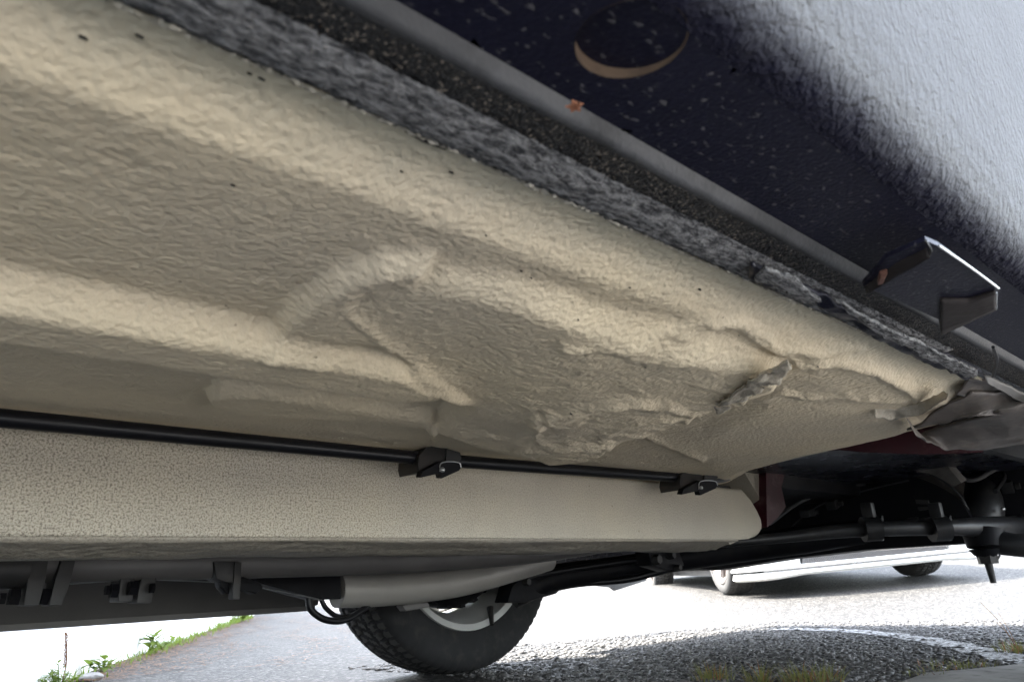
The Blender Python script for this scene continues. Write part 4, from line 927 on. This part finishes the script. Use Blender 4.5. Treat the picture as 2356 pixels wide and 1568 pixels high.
# dry litter in the gutter (uncountable) and loose stones of the shaded road edge
V, Fc = [], []
for i in range(6500):
    t = random.uniform(-0.5, 9.0); off = abs(random.gauss(0, 0.16)) if i % 3 else random.choice((0.35, 0.8, 1.25))+random.gauss(0, 0.07)+0.12*math.sin(t*2.0)
    p = W0+wd*t-wnrm*(0.02+off); a = random.uniform(0, 6.28); l_ = random.uniform(0.02, 0.07)
    d = Vector((math.cos(a), math.sin(a), 0))*l_/2; s = Vector((-d.y, d.x, 0)).normalized()*0.0026; z = Vector((0, 0, gz(p.x, p.y)+random.uniform(0.006, 0.012)))
    k = len(V); V += [p-d-s+z, p+d-s+z, p+d+s+z, p-d+s+z]; Fc.append((k, k+1, k+2, k+3))
stuff(tag(from_np('pine_litter', V, Fc, m_straw, smooth=False), 'brown pine needles and straw lying along the wall foot', 'litter'))

ico = bmesh.new(); bmesh.ops.create_icosphere(ico, subdivisions=1, radius=1.0); iv = np.array([v.co[:] for v in ico.verts]); ico.verts.index_update(); iff = np.array([[v.index for v in f.verts] for f in ico.faces]); ico.free()
NS = 17000
qx = rng.uniform(1.45, 3.7, NS*3); qy = rng.uniform(0.35, 2.6, NS*3)
kx_ = np.array([p.x for p in kerb_pts]); keep = (poly_sdf(qx, qy, [(p.x, p.y) for p in kerb_pts]) < -0.01) & (qy < 2.45-0.32*np.clip(qx-2.4, 0, 9)) & (qy > 0.45); keep &= rng.random(NS*3) < 1.0-0.6*sstep(1.7, 2.5, qy+0.3*np.clip(qx-2.4, 0, 9)); qx = qx[keep][:NS]; qy = qy[keep][:NS]
n_ = len(qx); sc_ = rng.gamma(3.0, 0.0014, n_)+0.0018
ang = rng.uniform(0, 6.28, n_); sx = sc_*rng.uniform(0.8, 1.5, n_); sy = sc_*rng.uniform(0.7, 1.1, n_); sz = sc_*rng.uniform(0.3, 0.6, n_)
jit = 1+0.35*(rng.random((n_, len(iv), 1))-0.5)
P = iv[None]*jit*np.stack([sx, sy, sz], 1)[:, None]
ca, sa = np.cos(ang)[:, None], np.sin(ang)[:, None]
PX = P[..., 0]*ca-P[..., 1]*sa+qx[:, None]; PY = P[..., 0]*sa+P[..., 1]*ca+qy[:, None]; PZ = P[..., 2]+sz[:, None]*0.25
stones = from_np('gravel', np.stack([PX, PY, PZ], -1).reshape(-1, 3), (iff[None]+(np.arange(n_)*len(iv))[:, None, None]).reshape(-1, 3), m_stone)
stuff(tag(stones, 'loose dark stones on the rough road edge shaded by the car', 'gravel'))

# ------------------------------------------------------------------ bits of leaf and dirt stuck to the underside
def flake(name, x, y, zrel, size, mat, parent, aspect=0.4, ang=0.5):
    p = at(x, y, Z=CAMZ+zrel); n_ = 7; bm = bmesh.new(); vs = []
    for k in range(n_):
        t = 2*math.pi*k/n_; r = size*random.uniform(0.6, 1.1); a_, b_ = r*math.cos(t), r*aspect*math.sin(t)
        vs.append(bm.verts.new((p.x+a_*math.cos(ang)-b_*math.sin(ang), p.y+a_*math.sin(ang)+b_*math.cos(ang), p.z)))
    bm.faces.new(vs); bmesh.ops.solidify(bm, geom=bm.faces[:], thickness=0.0008)
    return from_bm(name, bm, mat, parent, smooth=False)
p = at(1325, 247, Z=CAMZ+0.1935); bm = bmesh.new()
for a in (0.2, 1.3, 2.5, 3.6, 4.9):
    d = Vector((math.cos(a), math.sin(a), 0)); s = Vector((-d.y, d.x, 0))
    l_ = random.uniform(0.55, 1.25); add_slab(bm, [p-d*0.0008, p+d*0.0026*l_+s*0.0016*l_, p+d*0.0036+s*0.0004, p+d*0.0052*l_, p+d*0.0022-s*0.0015*l_], (0, 0, 0.0006))
tag(from_bm('leaf_scrap', bm, m_orange, smooth=False), 'torn orange leaf scrap stuck on the dark sill hem below the round hole', 'leaf')
tag(flake('leaf_scrap', 1380, 363, 0.199, 0.0022, m_tanrim, None), 'small pale leaf scrap stuck on the black underseal strip', 'leaf')
tag(flake('leaf_scrap', 738, 62, 0.199, 0.0011, m_orange, None), 'tiny reddish scrap stuck high on the black underseal strip', 'leaf')
dirt = []
for (x, y, s) in ((538, 422, .0012), (190, 140, .0016), (605, 240, .0016), (575, 235, .001), (1200, 618, .0012), (1222, 632, .001), (1310, 893, .0022), (1040, 440, .0016), (928, 432, .001), (1165, 423, .0012), (1480, 792, .0015), (1615, 690, .002), (1750, 845, .0015), (1700, 770, .001), (1880, 830, .0015), (1330, 700, .001), (320, 152, .0016), (1120, 545, .0008), (1450, 660, .001)):
    q_ = floor_at(x, y); bm = bmesh.new(); a = random.uniform(0, 3)
    add_slab(bm, [q_+Vector((s*math.cos(a+t)*1.1, s*0.3*math.sin(a+t*1.1), -0.0010)) for t in (0, 1.2, 2.4, 3.6, 5)], (0, 0, 0.0018)); from_bm('dirt_speck', bm, m_clip, floor, smooth=False)
q_ = floor_at(975, 365); bm = bmesh.new(); add_slab(bm, [q_+Vector((a_*0.012, b_*0.004, -0.0012)) for a_, b_ in ((-1, -.4), (-.2, -1), (.9, -.3), (1.2, .3), (.1, .6), (-.8, .2))], (0, 0, 0.0016)); from_bm('dirt_speck', bm, m_rust, floor, smooth=False)
